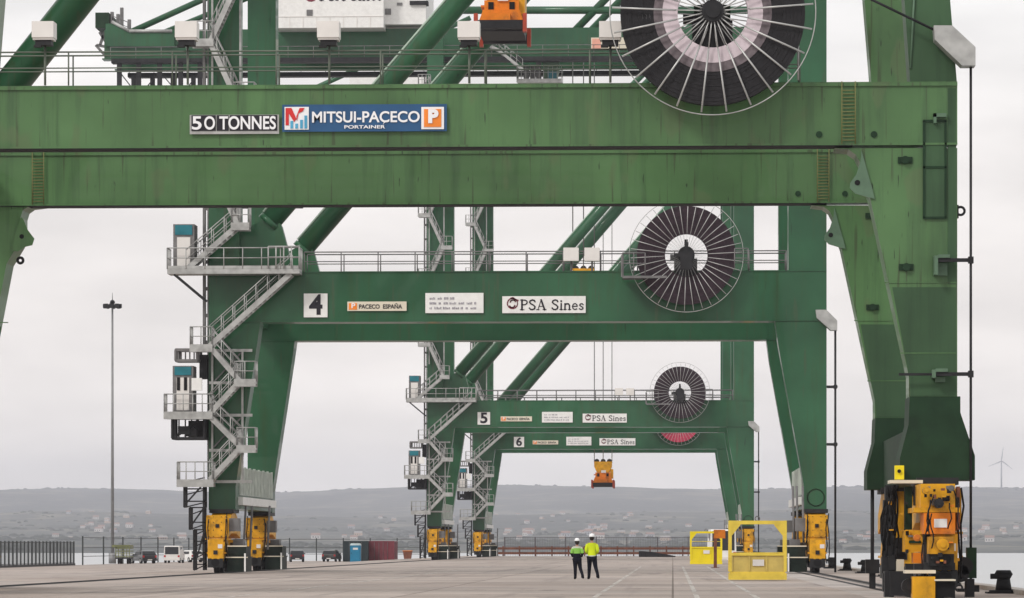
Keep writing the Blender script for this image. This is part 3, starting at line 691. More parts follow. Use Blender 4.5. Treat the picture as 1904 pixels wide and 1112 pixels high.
    for yy in (722, 828): z = P4(0,yy)[1]; am.tube((xr,Y4-.1,z),(X+.1,Y4-.1,z), .07, 6).tube((X,Y4-.25,z),(X,Y4+.05,z), .12, 8)
    am.build('cable_arm', DSTEEL, root)
    z = P4(0,600)[1]
    # waterside rods and hoses above the rail clamp
    hs = MB()
    for x in (1474,1481,1492): hs.tube((P4(x,0)[0],Y4-.3,P4(0,905)[1]),(P4(x,0)[0]+.05,Y4-.6,1.0), .06, 6)
    for x in (445,457,490): hs.tube((P4(x,0)[0],Y4+3,3.4),(P4(x,0)[0],Y4+2,1.2), .06, 6)
    hs.build('hydraulic_rod', DGALV, root)
    return root
def crane_signs(root, num, off):
    """boards on the near portal beam; built in place for the first crane, off = distance further along the quay"""
    Yb = Y4-.06
    bd, q = board(root, 565, 546, 609, 590, Yb, WHITE); y = Yb-.07
    text_obj(num, P4(575,0)[0], P4(600,0)[0], P4(0,587)[1], P4(0,549)[1], y, BLACK, bd, bold=.03)
    bd, q = board(root, 646, 561, 756, 578, Yb, CREAM)
    e0, e1 = P4(649,564), P4(664,576); eb = MB().box(e0[0], e1[0], y, y+.02, e1[1], e0[1]).build('emblem', ORL, bd)
    text_obj('P', P4(654,0)[0], P4(661,0)[0], P4(0,575)[1], P4(0,566)[1], y-.02, WHL, bd)
    text_obj('PACECO  ESPAÑA', P4(668,0)[0], P4(748,0)[0], P4(0,576)[1], P4(0,566)[1], y, BLACK, bd, bold=.02)
    bd, q = board(root, 791, 545, 899, 582, Yb, WHITE)
    rr = random.Random(5); m_ = MB()
    for yy, x1 in ((555,848),(564,887),(573,890)):
        x = 799
        while x < x1-4:
            w = min(rr.choice((6,9,12,14)), x1-x); a, b = P4(x,yy-2.2), P4(x+w,yy+2.2); [m_.box(a[0]+j*.06,a[0]+j*.06+rr.choice((.028,.042)),y,y+.02,b[1],a[1]-rr.choice((0,.02,.04))) for j in range(max(2,int((b[0]-a[0])/.06)))]; x += w+rr.choice((2,3))
    m_.build('lettering', GREYL, bd)
    bd, q = board(root, 934, 551, 1089, 582, Yb, WHITE)
    swirl(P4(953,0)[0], P4(0,567)[1], .27, y, MAROON, bd)
    serif_text('PSA Sines', P4(967,0)[0], P4(1087,0)[0], P4(0,579)[1], P4(0,560)[1], y, BLACK, bd)

crane4 = build_crane()
proto_copies = [copy_tree(crane4) for _ in range(2)]
crane_signs(crane4, '4', 0)
for cr, num, Yc, lab in zip(proto_copies, '56', (371.0, 456.0), ('green gantry crane with the number 5 board, between cranes 4 and 6', 'farthest green gantry crane, with the number 6 board')):
    ORG[0] = Vector((-7.8, Y4+9.8, 0))
    crane_signs(cr, num, Yc-Y4)
    cr.location = (-7.8, Yc+9.8, 0); cr['label'] = lab
def recolour(o, a, b):
    for ch in o.children:
        if ch.type == 'MESH' and ch.data.materials and ch.data.materials[0] == a:
            ch.data = ch.data.copy(); ch.data.materials[0] = b
        recolour(ch, a, b)
recolour(proto_copies[1], COILP, COILR)

# ------------------------------------------------------------------ the nearest crane
Y3 = 107.0
def P3(x, y, dy=0): return P(x, y, Y3+dy)
def build_near():
    root = thing('gantry_crane', 'nearest green gantry crane with a black 50 TONNES board on its beam', 'crane', (-7.8, Y3+9.7, 0), 'green cranes along the quay')
    T = 1.4; xr = P3(1780,0)[0]; xm = -7.8; xl = 2*xm-xr
    mir = lambda pts: [(2*xm-a, b) for a, b in pts]
    zb0, zb1 = P3(0,275)[1], P3(0,160)[1]
    low = [P3(*p) for p in ((1552,275),(1578,278),(1592,288),(1600,304),(1606,335),(1618,368),(1690,700),(1690,745),(1780,745),(1780,275))]
    lowl = [P(x-14, y, Y3+18) for x, y in ((90,381),(66,384),(56,391),(52,404),(52,424),(56,440),(38,470),(26,490),(0,625),(-50,800))]
    lowl = lowl[:-1] + [(2*xm-low[6][0]-.45, low[6][1]), (2*xm-low[7][0]-.45, low[7][1]), (xl, low[8][1]), (xl, low[9][1])]
    foot = [P3(*p) for p in ((1690,738),(1784,738),(1784,768),(1811,848),(1811,893),(1672,893),(1672,852),(1688,790))]
    up = [P3(*p) for p in ((1693,158),(1780,158),(1767,0),(1568,-2400),(1484,-2400),(1682,0))]
    for dy in (0, 18):
        y0 = Y3+dy; y1 = y0+T
        yb1 = y0+.72
        b = MB().box(xl, xr, y0, yb1, zb0, zb1)
        b.box(xl, xr, y0-.06, yb1+.06, zb1-.12, zb1-.03).box(xl, xr, y0-.06, yb1+.03, zb0-.03, zb0+.03)
        pb = b.build('portal_beam', GREEN3, root)
        MB().box(xl, P3(1585,0)[0], y0-.08, yb1+.03, zb0-.05, zb0-.031).build('bottom_flange', DARK, pb)  # black colour paints in the shade along the beam's underside
        for x in (105, 410, 720, 985, 1190, 1500): MB().box(P3(x,0)[0]-.012, P3(x,0)[0]+.012, y0-.012, y0+.01, zb0+.05, zb1-.15).build('weld_seam', GREEN3, pb)
        for side in (0, 1):
            f = mir if side else (lambda q: q)
            lo = MB().prism(lowl if side else low, y0+.02, y1-.02).build('lower_leg', GREEN3, root)
            sm = MB()
            for yy in (530, 660): z = P3(0,yy)[1]; a_ = f([P3(1780,0)])[0][0]; b_ = f([P3(1645+ (yy-530)*.22,0)])[0][0]; sm.box(min(a_,b_), max(a_,b_), y0-.005, y0+.03, z-.015, z+.015)
            sm.build('weld_seam', GREEN3, lo)
            ft = MB().prism([(a_-.45 if side and a_ > xl+.8 else a_, b_) for a_, b_ in f(foot)], y0-.35, y1+.35).build('leg_foot', DGREEN, root)
            MB().prism(f(up), y0+.06, y1-.06).build('upper_leg', GREEN3D if dy == 0 else GREEN3, root)
            dp = [P3(*p) for p in ((1659,534),(1778,534),(1778,736),(1693,736),(1691,704))]
            MB().prism(f(dp), y0+.008, y0+.03).build('lower_panel', GREEN3D, lo)
            eg = [P3(*p) for p in ((1762,164),(1778,164),(1778,528),(1762,528))]
            MB().prism(f(eg), y0-.004, y0+.03).build('edge_shade', GREEN3D, lo)  # dark strip painting the shade on the leg's bevelled outer edge
            # lifting ear with hole at the haunch
            er = [P(x,y,Y3+18) for x, y in ((44,408),(52,428),(64,444),(60,456),(47,459),(34,468),(22,466),(30,430),(40,404))] if side else [P3(*p) for p in ((1602,280),(1612,318),(1622,352),(1626,370),(1610,366),(1590,360),(1580,350),(1581,340),(1592,325),(1600,300))]
            eo = MB().prism(er, y0-.06, y0+.02).build('lifting_ear', GREEN3 if side else PALEGREEN, lo)
            h = P(41,440,Y3+18) if side else P3(1594,340); MB().tube((h[0],y0-.075,h[1]),(h[0],y0-.055,h[1]), .075, 14).build('eye_hole', DARK, eo)
            if side: 
                rg = f([P3(1640,372)])[0]; 
                rg = P(35,483,Y3+18); MB().torus(rg[0], y0+.3, rg[1], .09, .045, 20).build('lifting_ring', DSTEEL, lo)
            # rungs on the beam end
            lx = f([P3(1565,0)])[0][0], f([P3(1590,0)])[0][0]; lx = min(lx), max(lx)
            ldm = MB()
            for i in range(15): z = zb0+.1+i*(zb1-zb0-.25)/15; ldm.tube((lx[0],y0-.12,z),(lx[1],y0-.12,z), .016, 5)
            for X in lx: ldm.tube((X,y0-.12,zb0),(X,y0-.12,zb1), .02, 5)
            ldm.build('rung_ladder', M('ochre_ladder_paint', (.15,.16,.06), .7) if not (dy or side) else bpy.data.materials['ochre_ladder_paint'], pb)
            # small round lugs
            for px in (() if side else ((1523,250),(1625,250))):
                c = f([P3(*px)])[0]; MB().tube((c[0],y0-.04,c[1]),(c[0],y0+.0,c[1]), .09, 14).build('lug', DGREEN, pb)
            for px in ((1683,298),(1685,497)):
                c = f([P3(*px)])[0]; MB().tube((c[0],y0-.12,c[1]),(c[0],y0+.0,c[1]), .11, 14).box(c[0]-.2,c[0]+.2,y0-.03,y0,c[1]-.09,c[1]+.09).build('lug', DGREEN, lo)
        a = P3(-121,-82)  # diagonal brace of this frame
        sl = Vector((1,0,1.25)).normalized(); st = Vector((a[0],y0+.7,a[1]))
        br = MB().tube(st-sl*5.8, st+sl*27, .54, 28).build('brace_pipe', GREEN3 if dy == 0 else GREEN, root)  # far brace takes the darker green, its shade put into the colour
        rl = MB()
        for yy in (y0-.05, yb1+.05): railing(rl, (xl+1,yy,zb1), (P3(1487,0)[0],yy,zb1), .92, 2.9, .024)
        rl.build('railing', RAIL3, pb)
    for f in ((lambda X: X), (lambda X: 2*xm-X)):
        inn = -1 if f(1) == 1 else 1
        x0, x1 = sorted((f(P3(1700,0)[0]), f(P3(1775,0)[0])))
        MB().box(x0, x1, Y3+T, Y3+18, zb0+.3, zb1-.3).build('side_beam', GREEN3, root)
        MB().box(x0+.1, x1-.1, Y3+T+.36, Y3+18-.36, PZ(890,Y3), PZ(790,Y3)).build('sill_beam', DGREEN, root)
        X = f(P3(1741,0)[0])
        for yc in (Y3+.7, Y3+18.7): bogie(root, X, yc, 3.12, .92, inn, clamp=False)
    # lamps along the walkway
    for x in (85, 350, 613, 873, 1135):
        X, Z = P3(x, 78); fl = MB().box(X-.3, X+.3, Y3-.55, Y3+.05, Z+.06, Z+.5).box(X-.28,X+.28,Y3-.5,Y3,Z,Z+.06).build('floodlight', LAMPW, root)
        MB().box(X-.22, X+.22, Y3-.45, Y3-.05, Z-.14, Z-.005).box(X-.25,X-.05,Y3-.5,Y3-.3,Z-.2,Z-.14).build('ballast_box', DSTEEL, fl)
        MB().tube((X,Y3-.1,zb1),(X,Y3-.1,Z-.1), .035, 6).build('lamp_post', RAIL3, fl)
    # reel
    c = P3(1325,25,-1)
    reel(root, c[0], c[1], Y3-1.0, 2.78, 2.5, .95, 25, COILD, DRUM, 1.36, .028)
    MB().box(c[0]-.5, c[0]+.5, Y3+.2, Y3+1.2, zb1, c[1]+.4).build('reel_support', DGREEN, root)
    po = MB(); po.tube((P3(1483,0)[0],Y3-.5,zb1),(P3(1483,0)[0],Y3-.5,zb1+1.2), .03, 6); po.build('guide_post', GALV, root)
    # cover panel on the leg
    p0, p1 = P3(1718,225), P3(1758,405)
    cv = MB().box(p0[0], p1[0], Y3-.03, Y3+.02, p1[1], p0[1]).build('cover_panel', GREEN3D, root); cvp = cv; cv = MB()
    for z in (p0[1], p1[1], P3(0,318)[1]): cv.box(p0[0]-.03, p1[0]+.03, Y3-.06, Y3+.02, z-.03, z+.03)
    for X in (p0[0], p1[0]): cv.box(X-.03, X+.03, Y3-.06, Y3+.02, p1[1], p0[1])
    cv.build('panel_frame', DGREEN, cvp)
    q0, q1 = P3(1735,212), P3(1759,230); MB().box(q0[0],q1[0],Y3-.2,Y3,q0[1]-.1,q0[1]).box(q0[0],q0[0]+.08,Y3-.2,Y3,q1[1],q0[1]).build('panel_bracket', PALEGREEN, root)
    rg = P3(1788,390); MB().torus(rg[0], Y3+.4, rg[1], .11, .035, 20).box(xr-.02,xr+.06,Y3+.3,Y3+.5,rg[1]-.2,rg[1]+.16).build('lifting_ring', DSTEEL, root)
    # hood, cable, arms
    hd = [P3(*p) for p in ((1733,54),(1767,54),(1810,94),(1810,128),(1785,128),(1735,80))]
    ho = MB().prism(hd, Y3-.75, Y3-.1).build('cable_hood', GALV, root)
    X = P3(1803,0)[0]; z1 = P3(0,128)[1]
    MB().tube((X,Y3-.4,z1),(X,Y3-.4,.03), .036, 8).build('feed_cable', DSTEEL, ho)
    a, b = P3(1560,-30,-.4), P3(1736,55,-.4); MB().tube((a[0],Y3-.4,a[1]),(b[0],Y3-.4,b[1]), .035, 6).build('feed_cable', DSTEEL, ho)
    for yy, xs in ((491,1742),(700,1738)):
        z = P3(0,yy)[1]; a_ = P3(xs,0)[0]
        ar = MB().bar((a_,Y3-.4,z),(X,Y3-.4,z), .09, .1).box(X-.07,X+.07,Y3-.5,Y3-.3,z-.09,z+.09).build('cable_arm', DSTEEL, root)
        MB().box(a_-.1, a_+.0, Y3-.5, Y3, z-.4 if yy < 600 else z-.1, z+.12).box(a_+.003, a_+.32, Y3-.5, Y3, z+.06, z+.15).box(a_+.003, a_+.28, Y3-.12, Y3, z-.4 if yy < 600 else z-.2, z-.06).build('arm_clamp', PALEGREEN, ar)
    a_ = P3(1670,0)[0]; z = P3(0,700)[1]; MB().bar((a_,Y3-.3,z),(P3(1740,0)[0],Y3-.3,z), .06, .07).build('cable_arm', DSTEEL, root)
    st = MB().tube((P3(1767,0)[0]-.95,Y3+.0,P3(0,-40)[1]),(P3(1693,0)[0],Y3+.03,P3(0,135)[1]), .03, 6).build('conduit', PALEGREEN, root)
    # machinery around the waterside near bogie (between the foot and the rail)
    yb = Y3-2.6
    B = lambda x0,y0,x1,y1,d,th,mat,name,par=root: MB().box(PX(x0,Y3+d), PX(x1,Y3+d), Y3+d, Y3+d+th, PZ(y1,Y3+d), PZ(y0,Y3+d)).build(name, mat, par)
    t = B(1712,900,1776,950,-3.1,2.4,YEL,'drive_housing'); B(1699,944,1785,953,-3.2,2.6,YEL,'flange_plate',t)
    B(1718,954,1776,993,-3.3,1.5,ORG_,'gearbox_cover',t); B(1737,965,1761,981,-3.34,.04,WHITE,'notice_plate',t)
    B(1752,922,1766,932,-3.16,.06,DARK,'access_hole',t); B(1733,928,1748,940,-3.2,.1,DGALV,'bearing_cap',t)
    t = B(1728,998,1774,1030,-3.4,1.2,YEL,'gearbox_cover'); B(1726,1030,1774,1052,-3.35,1.0,DSTEEL,'brake_block',t)
    cc = P(1758,1040,Y3-3.4); MB().tube((cc[0],Y3-3.5,cc[1]),(cc[0],Y3-3.3,cc[1]), .14, 16).build('brake_disc', DARK, t)
    B(1718,952,1727,1052,-2.4,.6,DSTEEL,'guide_column')
    t = B(1682,986,1717,1026,-1.6,1.1,YEL,'junction_box'); B(1690,1005,1712,1010,-1.65,.05,DGREEN,'handle',t); B(1698,1028,1717,1047,-1.7,.8,ORG_,'junction_box')
    B(1683,1060,1740,1066,-4.1,.9,CREAM,'step_plate'); t = B(1697,1072,1739,1112,-4.3,.8,YEL,'bumper_panel'); B(1740,1082,1776,1112,-4.2,.8,DARK,'bumper_panel'); B(1738,1077,1777,1080,-4.4,.9,CREAM,'step_plate')
    B(1683,905,1696,985,-.6,.5,DGREEN,'guide_column'); B(1667,914,1681,1000,.4,.3,YEL,'guide_column')
    t = B(1664,866,1681,892,-.8,.3,BRIGHTY,'control_box'); cc = P(1672,876,Y3-.85); MB().tube((cc[0],Y3-.87,cc[1]),(cc[0],Y3-.8,cc[1]), .05, 12).build('button', DARK, t)
    B(1655,893,1716,899,-.9,1.2,CREAM,'step_plate'); B(1668,1040,1681,1062,-.8,.5,CREAM,'cable_sheave')
    hs = MB(); rr = random.Random(2)
    for i in range(16):
        x = 1641+rr.uniform(0,26); d = rr.uniform(-1.2,1.5); ya = 902; yb2 = rr.uniform(985,1062)
        pts = [P(x+rr.uniform(-2,2)+4*math.sin(q*.9+i), ya+(yb2-ya)*q/6, Y3+d) for q in range(7)]
        MB().path([(p[0], Y3+d+.05*q, p[1]) for q, p in enumerate(pts)], rr.uniform(.02,.045), 6).build('hydraulic_hose', DARK, root)
    for x0,y0,x1,y1,d in ((1646,908,1668,1000,1.0),(1642,985,1684,1040,.9),(1700,905,1713,940,-.9),(1718,1046,1776,1060,-3.2),(1700,1048,1722,1062,-3.0),(1642,955,1660,985,.6),(1646,905,1664,930,.2),(1650,1000,1682,1030,.1),(1640,1035,1672,1062,-.2),(1655,1062,1696,1108,-1.5),(1643,930,1666,952,.7),(1652,1034,1664,1060,-.3),(1684,1048,1700,1060,-1.6),(1642,1066,1656,1100,-.8),(1778,925,1784,948,-2.6)):
        B(x0,y0,x1,y1,d,.5,DSTEEL,'valve_box')
    rr = random.Random(21)
    for i in range(46):
        zone = rr.choice(((1711,903,1778,948),(1711,903,1778,948),(1682,986,1716,1045),(1730,1000,1774,1050),(1645,905,1700,1060),(1700,1048,1776,1076),(1776,1030,1796,1090)))
        x0 = rr.uniform(zone[0], zone[2]-6); y0 = rr.uniform(zone[1], zone[3]-5); w_ = rr.uniform(2.5,9); h_ = rr.uniform(2.5,8)
        m_ = rr.choice((DSTEEL, DSTEEL, DARK, YEL, YEL, ORG_, DGALV, RUST)) if zone[0] != 1645 else rr.choice((DARK, DSTEEL, DGREEN, DGALV, YEL))
        d = -3.52-rr.uniform(0,.2) if zone[0] >= 1711 and zone[0] < 1776 else (-1.75 if zone[0] == 1682 else -1.0)
        B(x0,y0,x0+w_,y0+h_,d,.3,m_,'fitting')
    for i in range(6):
        xa = rr.choice((rr.uniform(1712,1734), rr.uniform(1764,1776))); xb = xa+rr.uniform(-14,14); ya = rr.uniform(905,960); yb_ = ya+rr.uniform(30,110)
        pts = [P(xa+(xb-xa)*q/5+3*math.sin(q*1.4+i), ya+(yb_-ya)*q/5, Y3-3.6) for q in range(6)]
        MB().path([(p[0], Y3-3.62-.04*(q%2), p[1]) for q, p in enumerate(pts)], .018, 6).build('hydraulic_hose', DARK, root)
    for x, yy, r_, m_ in ((1745,936,.13,DSTEEL),(1722,912,.1,YEL),(1768,908,.08,DGALV),(1705,1000,.09,ORG_),(1752,1013,.16,YEL),(1690,1090,.2,DSTEEL)):
        c_ = P(x,yy,Y3-3.5); MB().tube((c_[0],Y3-3.75,c_[1]),(c_[0],Y3-3.3,c_[1]), r_, 16).tube((c_[0],Y3-3.8,c_[1]),(c_[0],Y3-3.75,c_[1]), r_*.5, 10).build('drive_motor', m_, root)
    B(1645,1062,1662,1112,-1.2,.6,DSTEEL,'valve_box'); B(1779,905,1785,985,-2.5,.3,RUST,'guide_column')
    for x, yy in ((1785,1066),(1792,1052)):
        c_ = P(x,yy,Y3-1); MB().tube((c_[0],Y3-1.2,c_[1]),(c_[0],Y3-.9,c_[1]), .24, 16).build('cable_sheave', DSTEEL, root)
    B(1798,1018,1816,1075,-.7,.4,DGREEN,'cable_guide')
    B(1796,1076,1812,1110,-.8,.5,DSTEEL,'cable_guide')
    Xp = P(1622,0,Y3+18.7)[0]; MB().tube((Xp,Y3+18.7,.02),(Xp,Y3+18.7,PZ(905,Y3+18.7)), .06, 8).box(Xp-.22,Xp+.22,Y3+18.5,Y3+18.9,PZ(1066,Y3+18.7),PZ(1040,Y3+18.7)).box(Xp-.1,Xp+.1,Y3+18.6,Y3+18.8,.02,PZ(1066,Y3+18.7)).build('guide_post', DSTEEL, root)
    # boards
    bd, q = board(root, 353, 214, 519, 249, Y3-.08, GALV, .03)
    for x0, x1 in ((357,402),(404,426),(428,516)): MB().box(P3(x0,0)[0], P3(x1,0)[0], Y3-.13, Y3-.11, P3(0,246)[1], P3(0,217)[1]).build('letter_panel', BLACK, bd)
    text_obj('5', P3(358,0)[0], P3(376,0)[0], P3(0,244)[1], P3(0,219)[1], Y3-.16, WHL, bd)
    text_obj('O', P3(381,0)[0], P3(401,0)[0], P3(0,244)[1], P3(0,219)[1], Y3-.16, WHL, bd)
    text_obj('TONNES', P3(409,0)[0], P3(514,0)[0], P3(0,244)[1], P3(0,219)[1], Y3-.16, WHL, bd)
    bd, q = board(root, 525, 195, 831, 244, Y3-.08, BLUEB, .03); y = Y3-.14
    def sq(x0,y0,x1,y1,mat,yy,name): a,za = P3(x0,y0); b,zb = P3(x1,y1); return MB().box(a,b,yy,yy+.02,zb,za).build(name, mat, bd)
    sq(530,200,575,242,WHL,y,'emblem'); 
    pl = lambda pts, mat, yy: MB().prism([P3(*p) for p in pts], yy, yy+.015).build('emblem', mat, bd)
    pl(((532,202),(543,202),(552,222),(548,228),(538,212),(538,234),(532,234)), REDL, y-.02); pl(((552,218),(558,202),(567,202),(564,208),(556,212),(553,226)), REDL, y-.02)
    for x0, t0 in ((541,226),(550,231),(559,224),(567,216)): sq(x0,t0,x0+5,240,BLUEL,y-.02,'emblem')
    sq(784,200,826,241,WHL,y,'emblem'); sq(789,204,821,237,ORL,y-.02,'emblem')
    text_obj('P', P3(797,0)[0], P3(816,0)[0], P3(0,234)[1], P3(0,208)[1], y-.05, WHL, bd, bold=.06)
    text_obj('MITSUI-PAÇECO', P3(581,0)[0], P3(781,0)[0], P3(0,236.5)[1], P3(0,211)[1], y, WHL, bd)
    text_obj('PORTAINER', P3(641,0)[0], P3(717,0)[0], P3(0,243)[1], P3(0,236.8)[1], y, WHL, bd)
    return root
build_near()

# ------------------------------------------------------------------ spreaders on their ropes
def spreader(px, ybot, Y, label, ztop):
    X, Z = P(px, ybot, Y)
    t = thing('container_spreader', label, 'spreader', (X, Y, Z), 'container spreaders hanging from the cranes')
    MB().prism([(X-1.2,Z+.55),(X+1.2,Z+.55),(X+.95,Z+1.25),(X-.95,Z+1.25)], Y-2, Y+2).box(X-.5,X+.5,Y-3,Y+3,Z+.56,Z+.95).build('main_frame', ORG_, t)
    eb = MB()
    for s in (-1,1): eb.box(X-1.22,X+1.22,Y+s*3-.2,Y+s*3+.2,Z+.12,Z+.56)
    eb.box(X-1.15,X+1.15,Y-1.95,Y+1.95,Z+.14,Z+.545).build('end_beam', DSTEEL, t)
    for sx in (-1,1):
        for sy in (-1,1): MB().box(X+sx*1.27-.1,X+sx*1.27+.1,Y+sy*3-.25,Y+sy*3+.25,Z-.05,Z+.9).build('flipper', REDP, t)
    MB().box(X-.9,X+.9,Y-1.6,Y+1.6,Z+1.27,Z+1.8).box(X-1.1,X+1.1,Y-1.2,Y+1.2,Z+1.5,Z+1.6).build('coupling_frame', ORG_, t)
    pn = MB()
    for s in (-.55,.55): pn.box(X+s-.14,X+s+.14,Y-1.66,Y-1.58,Z+1.32,Z+1.7)
    pn.build('coupling_slot', DARK, t)
    MB().box(X-.2,X+.35,Y-1.72,Y-1.6,Z+1.75,Z+2.05).build('notice_plate', WHITE, t)
    hb = MB().prism([(X-.75,Z+1.85),(X+.75,Z+1.85),(X+1.05,Z+2.5),(X+1.05,Z+3.1),(X-1.05,Z+3.1),(X-1.05,Z+2.5)], Y-1.4, Y+1.4).box(X+.85,X+1.2,Y-1.3,Y+1.3,Z+1.1,Z+2.2).build('head_block', YEL, t)
    for sx in (-1,0,1):
        MB().tube((X+sx*.75,Y-.25,Z+3.15),(X+sx*.75,Y+.25,Z+3.15), .3, 16).build('sheave', DSTEEL, hb)
        rp = MB()
        for sy in (-1,1): rp.tube((X+sx*1.05,Y+sy*.8,Z+3.0),(X+sx*1.05,Y+sy*.8,ztop), .035, 6)
        rp.build('hoist_rope', DGALV, t)
    return t
spreader(935, 72, 205.0, 'large orange container spreader hanging high beside the big reel', 48)
spreader(1085, 560, 381.0, 'container spreader with only its yellow top showing over crane 4 beam', 49)
spreader(1121.5, 907, 466.0, 'small orange and yellow spreader hanging below the farthest crane', 49)

# ------------------------------------------------------------------ people
def skin_mesh(name, verts, edges, radii, mat, parent, root=0, sub=2):
    me = bpy.data.meshes.new(name); me.from_pydata(verts, edges, [])
    o = bpy.data.objects.new(name, me); COL.objects.link(o)
    sk = o.modifiers.new('skin', 'SKIN'); sk.branch_smoothing = .6; sk.use_smooth_shade = True
    for i, r in enumerate(radii):
        sv = me.skin_vertices[0].data[i]; sv.radius = r if isinstance(r, tuple) else (r, r); sv.use_root = (i == root)
    ss = o.modifiers.new('sub', 'SUBSURF'); ss.levels = sub; ss.render_levels = sub
    dg = bpy.context.evaluated_depsgraph_get(); m2 = bpy.data.meshes.new_from_object(o.evaluated_get(dg))
    bpy.data.objects.remove(o); m2.name = name; m2.materials.clear()
    for m in (mat if isinstance(mat, list) else [mat]): m2.materials.append(m)
    for p in m2.polygons: p.use_smooth = True
    o = bpy.data.objects.new(name, m2); COL.objects.link(o); o.parent = parent
    return o
def person(px, py, H, label, jacket_mats, woman, feet, hands, elbows, shoulder):
    Y = CAMZ*F_PX/(py-VY); X = PX(px, Y)
    t = thing('person', label, 'person', (X, Y, 0), 'people walking on the quay')
    s = H/1.78; V = []; E = []; Rr = []
    def v(x, y, z, r, par=None):
        V.append((x*s, y*s, z*s)); Rr.append((r[0]*s, r[1]*s) if isinstance(r, tuple) else r*s)
        if par is not None: E.append((par, len(V)-1))
        return len(V)-1
    pel = v(0,0,.94,(.15,.1)); wa = v(0,0,1.08,(.135,.1),pel); ch = v(0,.0,1.28,(.165,.115),wa); sh = v(0,0,1.42,(.13,.09),ch)
    nk = v(0,.01,1.51,.055,sh); jaw = v(0,.035,1.585,.07,nk); hd = v(0,.02,1.66,.095,jaw); top = v(0,.01,1.745,.07,hd)
    v(0,.115,1.635,.018,jaw)                                               # nose (faces away from the camera)
    for sx in (-1,1): v(sx*.098,.015,1.635,.022,hd)                         # ears
    leg0 = len(V)
    for sx, (fx, fy, kx, ky, fz) in zip((-1,1), feet):
        hp = v(sx*.09,0,.86,.10,pel); kn = v(kx,ky,.49,.062,hp); an = v(fx,fy,.09+fz,.045,kn); bl = v(fx+.02*sx,fy+.12,.045+fz*.4,.045,an); v(fx+.03*sx,fy+.2,.035+fz*.2,.03,bl)
    leg1 = len(V)
    arm0 = len(V)
    for sx, (ex,ey,ez), (hx,hy,hz_) in zip((-1,1), elbows, hands):
        sd_ = v(sx*shoulder,0,1.40,.062,sh); el = v(ex,ey,ez,.047,sd_); wr = v(hx,hy,hz_,.03,el)
        d = (Vector((hx,hy,hz_))-Vector((ex,ey,ez))).normalized(); side = d.cross(Vector((sx*1.0,0,.2))).normalized()
        pm = v(*(Vector((hx,hy,hz_))+d*.06), .034, wr)
        for k, (off, ln) in enumerate(((-.03,.075),(-.01,.085),(.01,.08),(.03,.062))):
            b = Vector((hx,hy,hz_))+d*.1+side*off; f1 = v(*b,.010,pm); f2 = v(*(b+d*ln*.55+Vector((-sx*.008,0,0))),.0088,f1); v(*(b+d*ln+Vector((-sx*.025,0,0))),.008,f2)
        th = v(*(Vector((hx,hy,hz_))+d*.035+side*-.045),.011,pm); v(*(Vector((hx,hy,hz_))+d*.085+side*-.07),.0095,th)
    nb = len(V); Rb = [((q[0]*.88, q[1]*.88) if isinstance(q, tuple) else q*(.86 if leg0 <= i < leg1 else 1)) for i, q in enumerate(Rr)]
    body = skin_mesh('body', V, E, Rb, SKIN, t)
    # clothing: shells on the same skeleton
    def shell(name, idx, grow, mat, root):
        mp_ = {j: i for i, j in enumerate(idx)}
        return skin_mesh(name, [V[j] for j in idx], [(mp_[a], mp_[b]) for a, b in E if a in mp_ and b in mp_], [tuple(q*grow[0]+grow[1] for q in (Rr[j] if isinstance(Rr[j], tuple) else (Rr[j],)*2)) for j in idx], mat, t, mp_[root])
    hem = v(0,0,.85,(.17,.125),pel)
    for q in range(2): v(*(c_/s for c_ in (V[leg0+q*5+2][0], V[leg0+q*5+2][1], .05*s)), .05, leg0+q*5+2)
    ank = [len(V)-2, len(V)-1]
    legs = [pel] + ank + [i for i in range(leg0, leg1) if (i-leg0) % 5 < 3]
    shell('trousers', legs, (1.15,.014), NAVY, pel)
    for q in range(2):
        i0 = leg0+q*5+2; shell('boot', [i0,i0+1,i0+2], (1.1,.012), BOOT, i0)
    arms = []
    per = (len(V)-3-arm0)//2
    for q in range(2): a0 = arm0+q*per; arms += [a0, a0+1, a0+2]
    jk = shell('jacket', [pel, hem, wa, ch, sh] + arms, (1.1,.02), jacket_mats, ch)
    zs = sorted(p.center.z for p in jk.data.polygons)
    if len(jacket_mats) > 1:
        for p in jk.data.polygons:
            z = p.center.z/s; p.material_index = 0 if z > 1.36 else (1 if z > 1.16 else (2 if z > .99 else (3 if z < .95 else 2)))
    else:
        jk.data.materials.append(PALECL)
        for p in jk.data.polygons:
            z = p.center.z/s; p.material_index = 1 if (.90 < z < .95 and abs(p.center.x) < .26) else 0
    hm = MB(); o_ = ORG[0]; c = (X, Y+.012*s, 1.70*s)
    ring = []
    prof = [(.125,0),(.122,.04),(.108,.085),(.075,.118),(.03,.13),(0.001,.131)]; n = 20; vs = []
    for r, h in prof:
        for i in range(n): A = 2*math.pi*i/n; vs.append((c[0]+r*s*.9*math.cos(A), c[1]+r*s*1.1*math.sin(A), c[2]+h*s))
    hm.add(vs, [(j*n+i, j*n+(i+1)%n, (j+1)*n+(i+1)%n, (j+1)*n+i) for j in range(len(prof)-1) for i in range(n)], True)
    hm.prism([(c[0]-.06*s,c[2]),(c[0]+.06*s,c[2]),(c[0]+.05*s,c[2]+.015*s),(c[0]-.05*s,c[2]+.015*s)], c[1]+.12*s, c[1]+.19*s)
    hm.build('helmet', HELM, t)
    MB().sphere((X, Y-.005*s, 1.645*s), .1*s, 14, 10, (.95,1.0,1.0) if not woman else (1.0,1.02,1.25)).build('hair', M('dark_hair', (.02,.013,.01), .7), t)
    return t
